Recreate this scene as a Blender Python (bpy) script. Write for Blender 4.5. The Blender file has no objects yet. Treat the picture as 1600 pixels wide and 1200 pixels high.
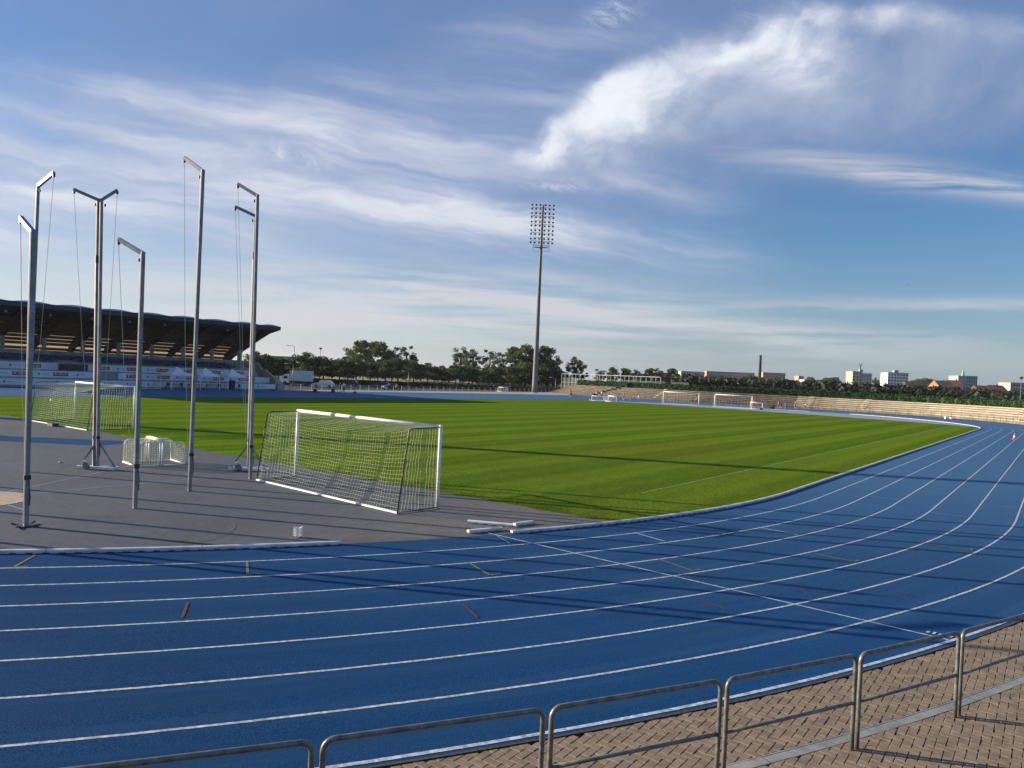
import bpy, math, random
import numpy as np
from mathutils import Vector, Matrix
random.seed(7)
R = math.radians
scene = bpy.context.scene
COL = scene.collection

# ------------------------------------------------------------------ camera
CAMP = Vector((44.765, -29.259, 4.016))
RIGHT = Vector((0.8003, 0.5997, 0)); FWD = Vector((-0.5997, 0.8003, 0)); UP = Vector((0, 0, 1))
FPX = 1143.6
pitch, roll = -0.00918, 0.04545
f3 = FWD * math.cos(pitch) + UP * math.sin(pitch)
u3 = UP * math.cos(pitch) - FWD * math.sin(pitch)
r2 = RIGHT * math.cos(roll) + u3 * math.sin(roll)
u2 = u3 * math.cos(roll) - RIGHT * math.sin(roll)
cam = bpy.data.cameras.new('camera'); camo = bpy.data.objects.new('camera', cam); COL.objects.link(camo)
cam.sensor_width = 36; cam.lens = 36 * FPX / 1600; cam.clip_start = 0.1; cam.clip_end = 12000
m = Matrix.Identity(4)
for i in range(3):
    m[i][0] = r2[i]; m[i][1] = u2[i]; m[i][2] = -f3[i]; m[i][3] = CAMP[i]
camo.matrix_world = m
scene.camera = camo
scene.view_settings.view_transform = 'Standard'
scene.view_settings.look = 'None'
scene.view_settings.gamma = 1
scene.view_settings.use_curve_mapping = False
scene.view_settings.exposure = 1.08

def horizon(px): return 589.5 + 0.0455 * (px - 800)
def at(px, depth, z=0.0):
    "point of the place at a bearing (given as a column of the photograph) and a distance in metres"
    p = CAMP + FWD * depth + RIGHT * ((px - 800) / FPX * depth)
    return Vector((p.x, p.y, z))
def hgt(px, py, depth): return 4.016 + (horizon(px) - py) * depth / FPX
def depth_of(px, py, z=0.0): return (4.016 - z) * FPX / (py - horizon(px))

# ------------------------------------------------------------------ node helpers
class X:
    "tiny expression wrapper over Math nodes"
    def __init__(s, nt, sock): s.nt = nt; s.s = sock
    def _m(s, op, o=None, c=None, clamp=False):
        n = s.nt.nodes.new('ShaderNodeMath'); n.operation = op; n.use_clamp = clamp
        for i, v in enumerate((s, o, c)):
            if v is None: continue
            if isinstance(v, X): s.nt.links.new(v.s, n.inputs[i])
            else: n.inputs[i].default_value = v
        return X(s.nt, n.outputs[0])
    def __add__(s, o): return s._m('ADD', o)
    __radd__ = __add__
    def __sub__(s, o): return s._m('SUBTRACT', o)
    def __rsub__(s, o): return (s * -1) + o
    def __mul__(s, o): return s._m('MULTIPLY', o)
    __rmul__ = __mul__
    def __truediv__(s, o): return s._m('DIVIDE', o)
    def pw(s, o): return s._m('POWER', o)
    def mx(s, o): return s._m('MAXIMUM', o)
    def mn(s, o): return s._m('MINIMUM', o)
    def sin(s): return s._m('SINE')
    def clamp(s): return s._m('ADD', 0.0, clamp=True)
    def exp(s): return s._m('EXPONENT')
    def smooth(s, a, b):
        n = s.nt.nodes.new('ShaderNodeMapRange'); n.interpolation_type = 'SMOOTHSTEP'
        s.nt.links.new(s.s, n.inputs[0]); n.inputs[1].default_value = a; n.inputs[2].default_value = b
        return X(s.nt, n.outputs[0])
    def lin(s, a, b, c=0.0, d=1.0):
        n = s.nt.nodes.new('ShaderNodeMapRange')
        s.nt.links.new(s.s, n.inputs[0]); n.inputs[1].default_value = a; n.inputs[2].default_value = b
        n.inputs[3].default_value = c; n.inputs[4].default_value = d
        return X(s.nt, n.outputs[0])

def link_in(nt, v, sock):
    if isinstance(v, X): nt.links.new(v.s, sock)
    elif hasattr(v, 'node'): nt.links.new(v, sock)
    elif isinstance(v, (tuple, list)) and len(v) == 3 and sock.type == 'RGBA': sock.default_value = (*v, 1)
    else: sock.default_value = v
def noise(nt, vec, scale, detail=3, rough=0.5, dist=0.0):
    n = nt.nodes.new('ShaderNodeTexNoise'); n.inputs['Scale'].default_value = scale
    n.inputs['Detail'].default_value = detail; n.inputs['Roughness'].default_value = rough
    n.inputs['Distortion'].default_value = dist
    if vec is not None: nt.links.new(vec, n.inputs['Vector'])
    return X(nt, n.outputs['Fac'])
def mix(nt, f, a, b):
    n = nt.nodes.new('ShaderNodeMix'); n.data_type = 'RGBA'
    link_in(nt, f, n.inputs[0]); link_in(nt, a, n.inputs[6]); link_in(nt, b, n.inputs[7])
    return n.outputs[2]
def comb(nt, x, y, z):
    n = nt.nodes.new('ShaderNodeCombineXYZ')
    for i, v in enumerate((x, y, z)): link_in(nt, v, n.inputs[i])
    return n.outputs[0]
def mat(name):
    m_ = bpy.data.materials.new(name); m_.use_nodes = True
    nt = m_.node_tree; b = nt.nodes['Principled BSDF']
    return m_, nt, b
def coords(nt, kind='Object'):
    t = nt.nodes.new('ShaderNodeTexCoord'); return t.outputs[kind]
def pos(nt):
    g = nt.nodes.new('ShaderNodeNewGeometry'); return g.outputs['Position']
def bump(nt, h, strength=0.3, dist=0.01, b=None):
    n = nt.nodes.new('ShaderNodeBump'); n.inputs['Strength'].default_value = strength; n.inputs['Distance'].default_value = dist
    link_in(nt, h, n.inputs['Height'])
    if b is not None: nt.links.new(n.outputs[0], b.inputs['Normal'])
    return n
def simple(name, col, rough=0.6, metal=0.0, var=0.12, scale=6.0, bstr=0.0, bscale=40, spec=0.5):
    "one colour, unevenly worn"
    m_, nt, b = mat(name)
    p = pos(nt)
    n = noise(nt, p, scale, 4, 0.6)
    d = tuple(c * (1 - var * 1.6) for c in col); l = tuple(min(1, c * (1 + var)) for c in col)
    nt.links.new(mix(nt, n.smooth(0.3, 0.7), d, l), b.inputs['Base Color'])
    b.inputs['Roughness'].default_value = rough; b.inputs['Metallic'].default_value = metal
    b.inputs['Specular IOR Level'].default_value = spec
    if bstr: bump(nt, noise(nt, p, bscale, 3, 0.6), bstr, 0.01, b)
    return m_

# ------------------------------------------------------------------ sky, clouds, sun
SUN_AZ = 25.5   # direction in which shadows fall, degrees from +X towards +Y
SUN_EL = 15.5
world = bpy.data.worlds.new('World'); scene.world = world; world.use_nodes = True
nt = world.node_tree
for n_ in list(nt.nodes): nt.nodes.remove(n_)
sky = nt.nodes.new('ShaderNodeTexSky'); sky.sky_type = 'NISHITA'; sky.sun_disc = False
sky.sun_elevation = R(SUN_EL)
sdir = Vector((-math.cos(R(SUN_AZ)), -math.sin(R(SUN_AZ))))
sky.sun_rotation = math.atan2(sdir.x, sdir.y)
sky.altitude = 50; sky.air_density = 1.0; sky.dust_density = 0.2; sky.ozone_density = 2.5
tc = nt.nodes.new('ShaderNodeTexCoord')
sep = nt.nodes.new('ShaderNodeSeparateXYZ'); nt.links.new(tc.outputs['Generated'], sep.inputs[0])
dx, dy, dz = [X(nt, sep.outputs[i]) for i in range(3)]
fw = dx * FWD.x + dy * FWD.y
rt = dx * RIGHT.x + dy * RIGHT.y
fwc = fw.mx(0.12)
u = rt / fwc; v = dz / fwc
front = fw.smooth(0.12, 0.3)
def fbm(a, b, sx, sy, ang=0.0, detail=6, rough=0.55, dist=0.0, seed=0.0):
    c, s_ = math.cos(ang), math.sin(ang)
    p = (a * c + b * s_) * sx; q = (b * c - a * s_) * sy
    return noise(nt, comb(nt, p, q, seed), 1.0, detail, rough, dist)
def blob(a, b, cx, cy, rx, ry, ang=0.0):
    c, s_ = math.cos(ang), math.sin(ang)
    p = ((a - cx) * c + (b - cy) * s_) * (1 / rx); q = ((b - cy) * c - (a - cx) * s_) * (1 / ry)
    return ((p * p + q * q) * -1.0).exp()
# coordinates of a high flat cloud sheet (valid over the whole dome)
zc = dz.mx(0.0) + 0.09
gx = dx / zc; gy = dy / zc
wx = (noise(nt, comb(nt, u * 2.6, v * 3.4, 3.0), 1.0, 6, 0.6) - 0.5)
wy = (noise(nt, comb(nt, u * 2.6, v * 3.4, 9.0), 1.0, 6, 0.6) - 0.5)
ua = u + wx * 0.20; va = v + wy * 0.09
# 1) thin veil of cirrus
veil_n = fbm(u + wx * 0.22, v + wy * 0.10, 1.9, 7.5, -0.10, 7, 0.56, 0.25, 1.0)
fib = fbm(u + wx * 0.22, v + wy * 0.08, 2.4, 22.0, -0.13, 7, 0.58, 0.3, 4.0)
veil_m = blob(ua, va, -0.66, 0.27, 0.42, 0.070, -0.10) * 1.05 + blob(ua, va, -0.30, 0.335, 0.42, 0.042, -0.03) * 0.95 \
    + blob(ua, va, -0.60, 0.17, 0.42, 0.10, -0.05) * 1.0 + blob(ua, va, -0.04, 0.30, 0.15, 0.085, 0.25) * 0.95 \
    + blob(ua, va, 0.02, 0.24, 0.20, 0.05, -0.3) * 0.50 + blob(ua, va, 0.20, 0.26, 0.12, 0.05, -0.4) * 0.45 \
    + blob(ua, va, -0.02, 0.44, 0.22, 0.030, 0.2) * 0.30 + blob(ua, va, -0.25, 0.25, 0.26, 0.085, -0.15) * 0.80
veil = 1.0 - (veil_m * (veil_n.smooth(0.20, 0.78) * 0.85 + fib.smooth(0.30, 0.74) * 0.85 + 0.05) * -1.15).exp()
# 2) streaks low over the horizon
st_n = fbm(u + wx * 0.15, v + wy * 0.03, 2.4, 34.0, 0.015, 7, 0.6, 0.2, 7.0)
st_b = blob(ua, v, -0.08, 0.112, 0.34, 0.030, -0.04) * 1.3 + blob(ua, v, -0.30, 0.070, 0.35, 0.020, 0.0) * 0.8 + blob(ua, v, 0.32, 0.072, 0.24, 0.018, 0.02) * 0.8 \
    + blob(ua, v, 0.52, 0.122, 0.30, 0.010, 0.06) * 0.75 + blob(ua, v, -0.50, 0.105, 0.35, 0.03, -0.05) * 0.6 \
    + blob(ua, v, 0.47, 0.305, 0.24, 0.020, -0.10) * 0.8 + blob(ua, v, 0.62, 0.290, 0.20, 0.012, -0.07) * 0.7 + blob(ua, v, 0.05, 0.05, 0.7, 0.025) * 0.5
streak = (st_b * st_n.smooth(0.34, 0.64)).clamp()
# 3) the big cloud on the right: a lavender body with sun-lit lobes along its upper left
def lobes(a, b, ls):
    s_ = None
    for cx, cy, rx, ry, an, w_ in ls:
        t_ = blob(a, b, cx, cy, rx, ry, an) * w_; s_ = t_ if s_ is None else s_ + t_
    return s_
ub = u + wx * 0.15; vb = v + wy * 0.12
ub = ub - 0.03
mass = lobes(ub, vb, [(0.15, 0.30, 0.14, 0.035, -0.2, 0.35), (0.50, 0.44, 0.24, 0.085, 0.0, 0.95), (0.68, 0.41, 0.16, 0.085, 0.0, 0.55), (0.30, 0.44, 0.13, 0.07, 0.2, 0.75), (0.16, 0.39, 0.09, 0.06, 0.5, 0.75), (0.04, 0.315, 0.10, 0.045, 0.5, 0.55), (0.26, 0.34, 0.20, 0.06, 0.0, 0.42), (0.05, 0.25, 0.14, 0.025, 0.0, 0.35)])
ub = ub + 0.03
lit = lobes(ub, vb, [(0.120, 0.392, 0.055, 0.042, 0.6, 0.44), (0.205, 0.435, 0.095, 0.038, 0.45, 0.60), (0.150, 0.355, 0.10, 0.055, 0.5, 0.30), (0.360, 0.465, 0.060, 0.055, 0.3, 0.85), (0.285, 0.472, 0.06, 0.022, 0.2, 0.38), (0.46, 0.510, 0.11, 0.020, 0.0, 0.48), (0.05, 0.325, 0.085, 0.026, 0.5, 0.46), (0.00, 0.300, 0.08, 0.018, 0.1, 0.36), (0.09, 0.30, 0.07, 0.022, 0.2, 0.32), (0.22, 0.37, 0.10, 0.04, 0.3, 0.22), (0.42, 0.42, 0.10, 0.05, 0.0, 0.20), (0.64, 0.49, 0.12, 0.03, 0.0, 0.22)])
bn = fbm(u + wx * 0.15, v + wy * 0.12, 4.5, 6.0, 0.55, 8, 0.58, 0.35, 11.0)
bn2 = fbm(u + wx * 0.25, v + wy * 0.2, 10.0, 16.0, 0.65, 8, 0.60, 0.35, 13.0)
den = ((mass + lit * 0.85) * (0.45 + bn * 1.0) + (bn2 - 0.5) * 0.40 * mass.smooth(0.0, 0.4)).smooth(-0.02, 1.10)
lightness = (lit * (bn2 * 1.9 + bn * 1.9 - 0.95)).smooth(0.0, 1.05)
# 4) small bright wisps
wn = fbm(u + wx * 0.1, v, 24.0, 48.0, -0.5, 7, 0.7, 1.0, 17.0)
wm = blob(u, v, -0.315, 0.288, 0.050, 0.011, -0.22) + blob(u, v, -0.325, 0.255, 0.014, 0.007) * 0.9 + blob(u, v, 0.115, 0.502, 0.035, 0.018, 0.4) * 0.8 \
    + blob(u, v, 0.055, 0.262, 0.050, 0.006) * 0.8 + blob(u, v, 0.30, 0.51, 0.03, 0.02, 1.0) * 0.35
wisp = (wm * wn.smooth(0.36, 0.70) * 1.1).clamp()
# rest of the dome: the same kind of cirrus
glob_n = noise(nt, comb(nt, gx * 0.55, gy * 1.1, 2.0), 1.0, 7, 0.6, 0.6)
glob = glob_n.smooth(0.50, 0.80) * 0.55 * (1.0 - front * 0.85) * dz.smooth(0.0, 0.10)
# compose
low_haze = ((dz.mx(0.0)) * -8.0).exp()
bg = sky.outputs[0]
SC = 9.0   # radiance of clouds in the sky's own units
def cl(r_, g_, b_): return (r_ * SC, g_ * SC, b_ * SC)
hsv = nt.nodes.new('ShaderNodeHueSaturation'); hsv.inputs['Saturation'].default_value = 1.24; hsv.inputs['Value'].default_value = 1.0
tint = nt.nodes.new('ShaderNodeMix'); tint.data_type = 'RGBA'; tint.blend_type = 'MULTIPLY'; tint.inputs[0].default_value = 1; tint.inputs[7].default_value = (0.84, 0.93, 1.08, 1)
nt.links.new(bg, tint.inputs[6]); nt.links.new(tint.outputs[2], hsv.inputs['Color'])
up_veil = dz.smooth(0.16, 0.46) * (fbm(u, v, 2.0, 5.0, 0.3, 6, 0.6, 0.4, 21.0) * 0.5 + 0.30)
cz = mix(nt, up_veil.clamp(), hsv.outputs[0], cl(0.235, 0.315, 0.53))
hz = mix(nt, rt.smooth(-0.5, 0.5), cl(0.62, 0.61, 0.62), cl(0.27, 0.335, 0.40))
c0 = mix(nt, (low_haze * 0.92).clamp(), cz, hz)
vcol = mix(nt, (fib.smooth(0.38, 0.72) * veil_n.smooth(0.3, 0.7) * 1.2).clamp(), mix(nt, rt.smooth(-0.6, 0.1), cl(0.50, 0.53, 0.64), cl(0.36, 0.43, 0.62)), cl(0.82, 0.82, 0.85))
c1 = mix(nt, (glob + veil * 0.84 * front).clamp(), c0, vcol)
c2 = mix(nt, (streak * 0.80 * front).clamp(), c1, cl(0.62, 0.63, 0.66))
ccol = mix(nt, lightness, mix(nt, bn.smooth(0.3, 0.7), cl(0.17, 0.26, 0.45), cl(0.31, 0.38, 0.55)), cl(0.88, 0.90, 0.95))
c3 = mix(nt, (den * front * 0.90).clamp(), c2, ccol)
c4 = mix(nt, (wisp * 0.65 * front).clamp(), c3, cl(0.75, 0.78, 0.85))
bgn = nt.nodes.new('ShaderNodeBackground'); bgn.inputs['Strength'].default_value = 0.057
nt.links.new(c4, bgn.inputs['Color'])
wo = nt.nodes.new('ShaderNodeOutputWorld'); nt.links.new(bgn.outputs[0], wo.inputs[0])

sl = bpy.data.lights.new('sun', 'SUN'); sl.energy = 5.0; sl.angle = R(0.42); sl.color = (1.0, 0.86, 0.66)
so = bpy.data.objects.new('sun', sl); COL.objects.link(so)
ld = Vector((math.cos(R(SUN_AZ)) * math.cos(R(SUN_EL)), math.sin(R(SUN_AZ)) * math.cos(R(SUN_EL)), -math.sin(R(SUN_EL))))
so.rotation_euler = ld.to_track_quat('-Z', 'Y').to_euler(); so.location = (-60, -60, 60)

# ------------------------------------------------------------------ mesh helpers
class MB:
    def __init__(s): s.v = []; s.f = []; s.mi = []
    def add(s, vs, fs, mi=0):
        o = len(s.v); s.v += [tuple(p) for p in vs]
        for f in fs: s.f.append(tuple(i + o for i in f)); s.mi.append(mi)
    def box(s, c, d, rz=0.0, mi=0, ry=0.0):
        hx, hy, hz = d[0] / 2, d[1] / 2, d[2] / 2
        M = Matrix.Rotation(rz, 3, 'Z') @ Matrix.Rotation(ry, 3, 'Y'); c = Vector(c)
        vs = [c + M @ Vector((x * hx, y * hy, z * hz)) for z in (-1, 1) for y in (-1, 1) for x in (-1, 1)]
        s.add(vs, [(0, 2, 3, 1), (4, 5, 7, 6), (0, 1, 5, 4), (2, 6, 7, 3), (0, 4, 6, 2), (1, 3, 7, 5)], mi)
    def beam(s, p, q, w, h, mi=0, up=(0, 0, 1)):
        p, q = Vector(p), Vector(q); d = (q - p).normalized(); up = Vector(up)
        if abs(d.dot(up)) > 0.98: up = Vector((1, 0, 0)) if abs(d.x) < 0.9 else Vector((0, 1, 0))
        sd = d.cross(up).normalized(); u_ = sd.cross(d).normalized()
        vs = []
        for e in (p, q):
            for a, b in ((-1, -1), (1, -1), (1, 1), (-1, 1)): vs.append(e + sd * a * w / 2 + u_ * b * h / 2)
        s.add(vs, [(3, 2, 1, 0), (4, 5, 6, 7), (0, 1, 5, 4), (1, 2, 6, 5), (2, 3, 7, 6), (3, 0, 4, 7)], mi)
    def tube(s, path, r, n=8, mi=0, caps=True):
        path = [Vector(p) for p in path]; k = len(path)
        rs = r if isinstance(r, (list, tuple)) else [r] * k
        vs = []; prev = None
        for i, p in enumerate(path):
            t = (path[min(i + 1, k - 1)] - path[max(i - 1, 0)])
            t = t.normalized() if t.length > 1e-9 else Vector((0, 0, 1))
            if prev is None:
                a = Vector((0, 0, 1)) if abs(t.z) < 0.9 else Vector((1, 0, 0))
                sd = t.cross(a).normalized()
            else:
                sd = (prev - t * prev.dot(t)).normalized()
            prev = sd; up = t.cross(sd)
            for j in range(n):
                th = 2 * math.pi * j / n
                vs.append(p + (sd * math.cos(th) + up * math.sin(th)) * rs[i])
        fs = [(i * n + j, i * n + (j + 1) % n, (i + 1) * n + (j + 1) % n, (i + 1) * n + j) for i in range(k - 1) for j in range(n)]
        if caps: fs += [tuple(range(n - 1, -1, -1)), tuple((k - 1) * n + j for j in range(n))]
        s.add(vs, fs, mi)
    def prism(s, poly, z0, z1, mi=0):
        n = len(poly)
        vs = [(p[0], p[1], z0) for p in poly] + [(p[0], p[1], z1) for p in poly]
        s.add(vs, [tuple(range(n - 1, -1, -1)), tuple(range(n, 2 * n))] + [(i, (i + 1) % n, n + (i + 1) % n, n + i) for i in range(n)], mi)
    def xprism(s, poly, y0, y1, mi=0):
        "polygon in the x-z plane extruded along y"
        n = len(poly)
        vs = [(p[0], y0, p[1]) for p in poly] + [(p[0], y1, p[1]) for p in poly]
        s.add(vs, [tuple(range(n)), tuple(range(2 * n - 1, n - 1, -1))] + [(n + i, n + (i + 1) % n, (i + 1) % n, i) for i in range(n)], mi)
    def lathe(s, prof, c=(0, 0, 0), n=12, mi=0):
        c = Vector(c); k = len(prof)
        vs = [c + Vector((r * math.cos(2 * math.pi * j / n), r * math.sin(2 * math.pi * j / n), z)) for r, z in prof for j in range(n)]
        fs = [(i * n + j, i * n + (j + 1) % n, (i + 1) * n + (j + 1) % n, (i + 1) * n + j) for i in range(k - 1) for j in range(n)]
        fs += [tuple(range(n - 1, -1, -1)), tuple((k - 1) * n + j for j in range(n))]
        s.add(vs, fs, mi)
    def mesh(s, name, mats, smooth=False):
        me = bpy.data.meshes.new(name); me.from_pydata(s.v, [], s.f)
        for m_ in (mats if isinstance(mats, (list, tuple)) else [mats]): me.materials.append(m_)
        me.polygons.foreach_set('material_index', s.mi)
        if smooth: me.polygons.foreach_set('use_smooth', [True] * len(s.f))
        me.update(); return me
    def build(s, name, mats, parent=None, smooth=False):
        o = bpy.data.objects.new(name, s.mesh(name, mats, smooth)); COL.objects.link(o)
        if parent is not None: o.parent = parent
        return o
def tag(o, label=None, cat=None, group=None, kind=None):
    if label: o['label'] = label
    if cat: o['category'] = cat
    if group: o['group'] = group
    if kind: o['kind'] = kind
    return o
def thing(name, label, cat, loc=(0, 0, 0), rz=0.0, group=None):
    o = bpy.data.objects.new(name, None); COL.objects.link(o)
    o.location = loc; o.rotation_euler = (0, 0, rz); o.empty_display_size = 0.2
    return tag(o, label, cat, group)
def inst(name, me, parent=None, loc=(0, 0, 0), rz=0.0, scale=None, rot=None):
    o = bpy.data.objects.new(name, me); COL.objects.link(o); o.location = loc
    o.rotation_euler = rot if rot else (0, 0, rz)
    if scale: o.scale = scale
    if parent is not None: o.parent = parent
    return o
KIDS = {}
def copy_tree(o, parent=None):
    c = o.copy(); COL.objects.link(c); c.parent = parent
    for ch in list(o.children): copy_tree(ch, c)
    return c
def structure(o): o['kind'] = 'structure'; return o

# ------------------------------------------------------------------ materials
def track_mat():
    m_, nt, b = mat('blue_track_rubber'); p = pos(nt)
    g = noise(nt, p, 62, 2, 0.8); g2 = noise(nt, p, 24, 3, 0.7); l = noise(nt, p, 0.55, 5, 0.6); l2 = noise(nt, p, 0.09, 3, 0.5)
    c = mix(nt, g.smooth(0.42, 0.60), (0.004, 0.020, 0.064), (0.026, 0.104, 0.250))
    c = mix(nt, (g2.smooth(0.52, 0.75) * 0.35), c, (0.01, 0.05, 0.17))
    c = mix(nt, (l.smooth(0.40, 0.75) * 0.42), c, (0.010, 0.052, 0.135))
    c = mix(nt, (l2.smooth(0.42, 0.62) * 0.30), c, (0.012, 0.075, 0.22))
    sp = nt.nodes.new('ShaderNodeSeparateXYZ'); nt.links.new(p, sp.inputs[0]); x, y = X(nt, sp.outputs[0]), X(nt, sp.outputs[1])
    yn = y.mn(0.0); rad = (x * x + yn * yn).pw(0.5); ang = yn._m('ARCTAN2', x) * 40.0 + y.mx(0.0)
    lane = noise(nt, comb(nt, rad * 3.2, ang * 0.16, 0.0), 1.0, 6, 0.65)
    foot = ((rad - 36.45) * (2 * math.pi / 1.22) - 1.57).sin() * 0.5 + 0.5
    c = mix(nt, (lane.smooth(0.40, 0.70) * 0.55).clamp(), c, (0.034, 0.098, 0.200))
    c = mix(nt, (foot * lane.smooth(0.30, 0.65) * 0.38).clamp(), c, (0.012, 0.045, 0.11))
    c = mix(nt, noise(nt, p, 1.3, 7, 0.78).smooth(0.58, 0.76) * 0.55, c, (0.012, 0.030, 0.070))
    c = mix(nt, (y.smooth(-20.0, 14.0) * (0.50 + l * 0.35)).clamp(), c, (0.070, 0.155, 0.280))  # lighter up the straight: sheen at grazing view put into the colour
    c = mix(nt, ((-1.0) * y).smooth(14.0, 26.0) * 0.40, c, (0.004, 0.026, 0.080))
    nt.links.new(c, b.inputs['Base Color']); b.inputs['Roughness'].default_value = 0.8
    b.inputs['Specular IOR Level'].default_value = 0.02
    bump(nt, g + g2 * 0.5, 0.75, 0.006, b); return m_
def asphalt_mat(name, a, c_, stain=(0.10, 0.09, 0.075), worn=False):
    m_, nt, b = mat(name); p = pos(nt)
    g = noise(nt, p, 70, 2, 0.7); l = noise(nt, p, 0.4, 5, 0.62); l2 = noise(nt, p, 1.6, 5, 0.7)
    c = mix(nt, g.smooth(0.3, 0.7), a, c_)
    c = mix(nt, l.smooth(0.45, 0.8) * 0.45, c, tuple(x * 0.62 for x in a))
    c = mix(nt, l2.smooth(0.55, 0.8) * 0.35, c, stain)
    if worn:
        sp = nt.nodes.new('ShaderNodeSeparateXYZ'); nt.links.new(p, sp.inputs[0]); x, y = X(nt, sp.outputs[0]), X(nt, sp.outputs[1])
        w_ = (x + y * 0.35 + (l - 0.5) * 6.0).smooth(21.0, 29.0)
        gr = mix(nt, noise(nt, p, 45, 3, 0.8).smooth(0.3, 0.7), (0.075, 0.070, 0.066), (0.235, 0.222, 0.21))
        c = mix(nt, w_ * 0.85, c, gr)
        rad = (x * x + y * y).pw(0.5)
        dirt = (rad + (l2 - 0.5) * 1.2).smooth(35.3, 36.6) * (noise(nt, p, 1.1, 5, 0.7).smooth(0.40, 0.62)) * x.smooth(30.0, 32.0)
        c = mix(nt, dirt * 0.75, c, (0.075, 0.058, 0.040))
        cr = noise(nt, comb(nt, x * 0.6, y * 0.6, 0.0), 1.0, 8, 0.75, 1.5)
        c = mix(nt, ((cr - 0.5) * (cr - 0.5) * -9000.0).exp() * 0.5, c, (0.03, 0.03, 0.032))
    nt.links.new(c, b.inputs['Base Color']); b.inputs['Roughness'].default_value = 0.75
    b.inputs['Specular IOR Level'].default_value = 0.12
    bump(nt, g, 0.5, 0.005, b); return m_
def grass_mat():
    m_, nt, b = mat('mown_grass'); p = pos(nt)
    sp = nt.nodes.new('ShaderNodeSeparateXYZ'); nt.links.new(p, sp.inputs[0]); x, y = X(nt, sp.outputs[0]), X(nt, sp.outputs[1])
    w = noise(nt, p, 0.35, 3, 0.5)
    ph = (x + (w - 0.5) * 1.1) * (2 * math.pi / 4.7)
    st = ph.sin().smooth(-0.8, 0.8)
    ph2 = (x + (w - 0.5) * 0.4) * (2 * math.pi / 1.55)
    st2 = ph2.sin() * 0.5 + 0.5
    fine = noise(nt, p, 26, 4, 0.75); mid = noise(nt, p, 2.2, 5, 0.65); big = noise(nt, p, 0.13, 4, 0.55)
    lng = noise(nt, comb(nt, x * 6.0, y * 0.5, 0.0), 1.0, 4, 0.6)
    c = mix(nt, (st * 0.45 + st2 * 0.25 + lng * 0.5 - 0.12).clamp(), (0.062, 0.118, 0.008), (0.168, 0.248, 0.022))
    c = mix(nt, fine.smooth(0.35, 0.7) * 0.55, c, (0.030, 0.070, 0.005))
    c = mix(nt, mid.smooth(0.5, 0.8) * 0.45, c, (0.115, 0.165, 0.010))
    dry = blobw(nt, x, y, 26.0, 13.0, 4.5, 11.0) + blobw(nt, x, y, 15.0, 50.0, 6.0, 14.0) * 0.7
    c = mix(nt, (dry * mid.smooth(0.35, 0.65) * 0.55).clamp(), c, (0.13, 0.12, 0.02))
    c = mix(nt, big.smooth(0.5, 0.75) * 0.3, c, (0.050, 0.12, 0.006))
    gr = noise(nt, p, 9.0, 6, 0.85)
    g3 = noise(nt, comb(nt, x * 3.6, y * 2.4, 0.0), 1.0, 9, 0.88)
    c = mix(nt, (1.0 - g3.smooth(0.40, 0.50)) * 0.42, c, (0.030, 0.068, 0.004))
    c = mix(nt, g3.smooth(0.53, 0.63) * 0.42, c, (0.22, 0.27, 0.05))
    c = mix(nt, gr.smooth(0.36, 0.50) * -0.45 + 0.45, c, (0.028, 0.062, 0.004))
    c = mix(nt, gr.smooth(0.54, 0.66) * 0.55, c, (0.21, 0.27, 0.045))
    # worn earth along the near edge
    edge = (y * -1.0 + (mid - 0.5) * 1.6).smooth(9.9, 10.9) * (x.smooth(14.0, 17.0))
    c = mix(nt, edge * 0.55, c, (0.045, 0.042, 0.018))
    nt.links.new(c, b.inputs['Base Color']); b.inputs['Roughness'].default_value = 0.75
    b.inputs['Specular IOR Level'].default_value = 0.0
    b.inputs['Sheen Weight'].default_value = 0.0; b.inputs['Sheen Roughness'].default_value = 0.6
    b.inputs['Sheen Tint'].default_value = (0.65, 0.9, 0.15, 1)
    bump(nt, fine + mid * 0.4, 0.9, 0.03, b); return m_
def blobw(nt, a, b, cx, cy, rx, ry):
    p = (a - cx) * (1 / rx); q = (b - cy) * (1 / ry)
    return ((p * p + q * q) * -1.0).exp()
M = {}
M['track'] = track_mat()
M['dzone'] = asphalt_mat('grey_synthetic', (0.066, 0.078, 0.096), (0.104, 0.117, 0.138), (0.135, 0.126, 0.110), True)
M['farzone'] = asphalt_mat('pale_synthetic', (0.22, 0.26, 0.27), (0.30, 0.34, 0.35))
M['path'] = asphalt_mat('pale_path', (0.30, 0.28, 0.27), (0.40, 0.37, 0.36))
M['road'] = asphalt_mat('road_asphalt', (0.05, 0.05, 0.052), (0.075, 0.074, 0.075))
M['grass'] = grass_mat()
M['line'] = simple('line_paint', (0.40, 0.45, 0.50), 0.7, 0, 0.30, 14)
M['line_thin'] = simple('faded_line_paint', (0.20, 0.29, 0.40), 0.6, 0, 0.2, 9)
M['yellow'] = simple('yellow_mark_paint', (0.13, 0.15, 0.045), 0.6, 0, 0.45, 30)
M['redm'] = simple('red_mark_paint', (0.075, 0.024, 0.022), 0.6, 0, 0.45, 30)
M['alu'] = simple('aluminium', (0.235, 0.24, 0.255), 0.5, 0.15, 0.18, 3)
M['alu_dark'] = simple('dull_aluminium', (0.20, 0.21, 0.23), 0.45, 0.4, 0.15, 5)
M['galv'] = simple('galvanised_steel', (0.17, 0.168, 0.155), 0.45, 0.4, 0.25, 12, 0.1, 60)
M['kerb'] = simple('kerb_white_metal', (0.62, 0.62, 0.64), 0.5, 0.0, 0.15, 2)
M['white'] = simple('white_paint', (0.80, 0.80, 0.80), 0.45, 0, 0.07, 3)
M['whiteish'] = simple('weathered_white', (0.62, 0.62, 0.62), 0.55, 0, 0.18, 2)
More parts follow.
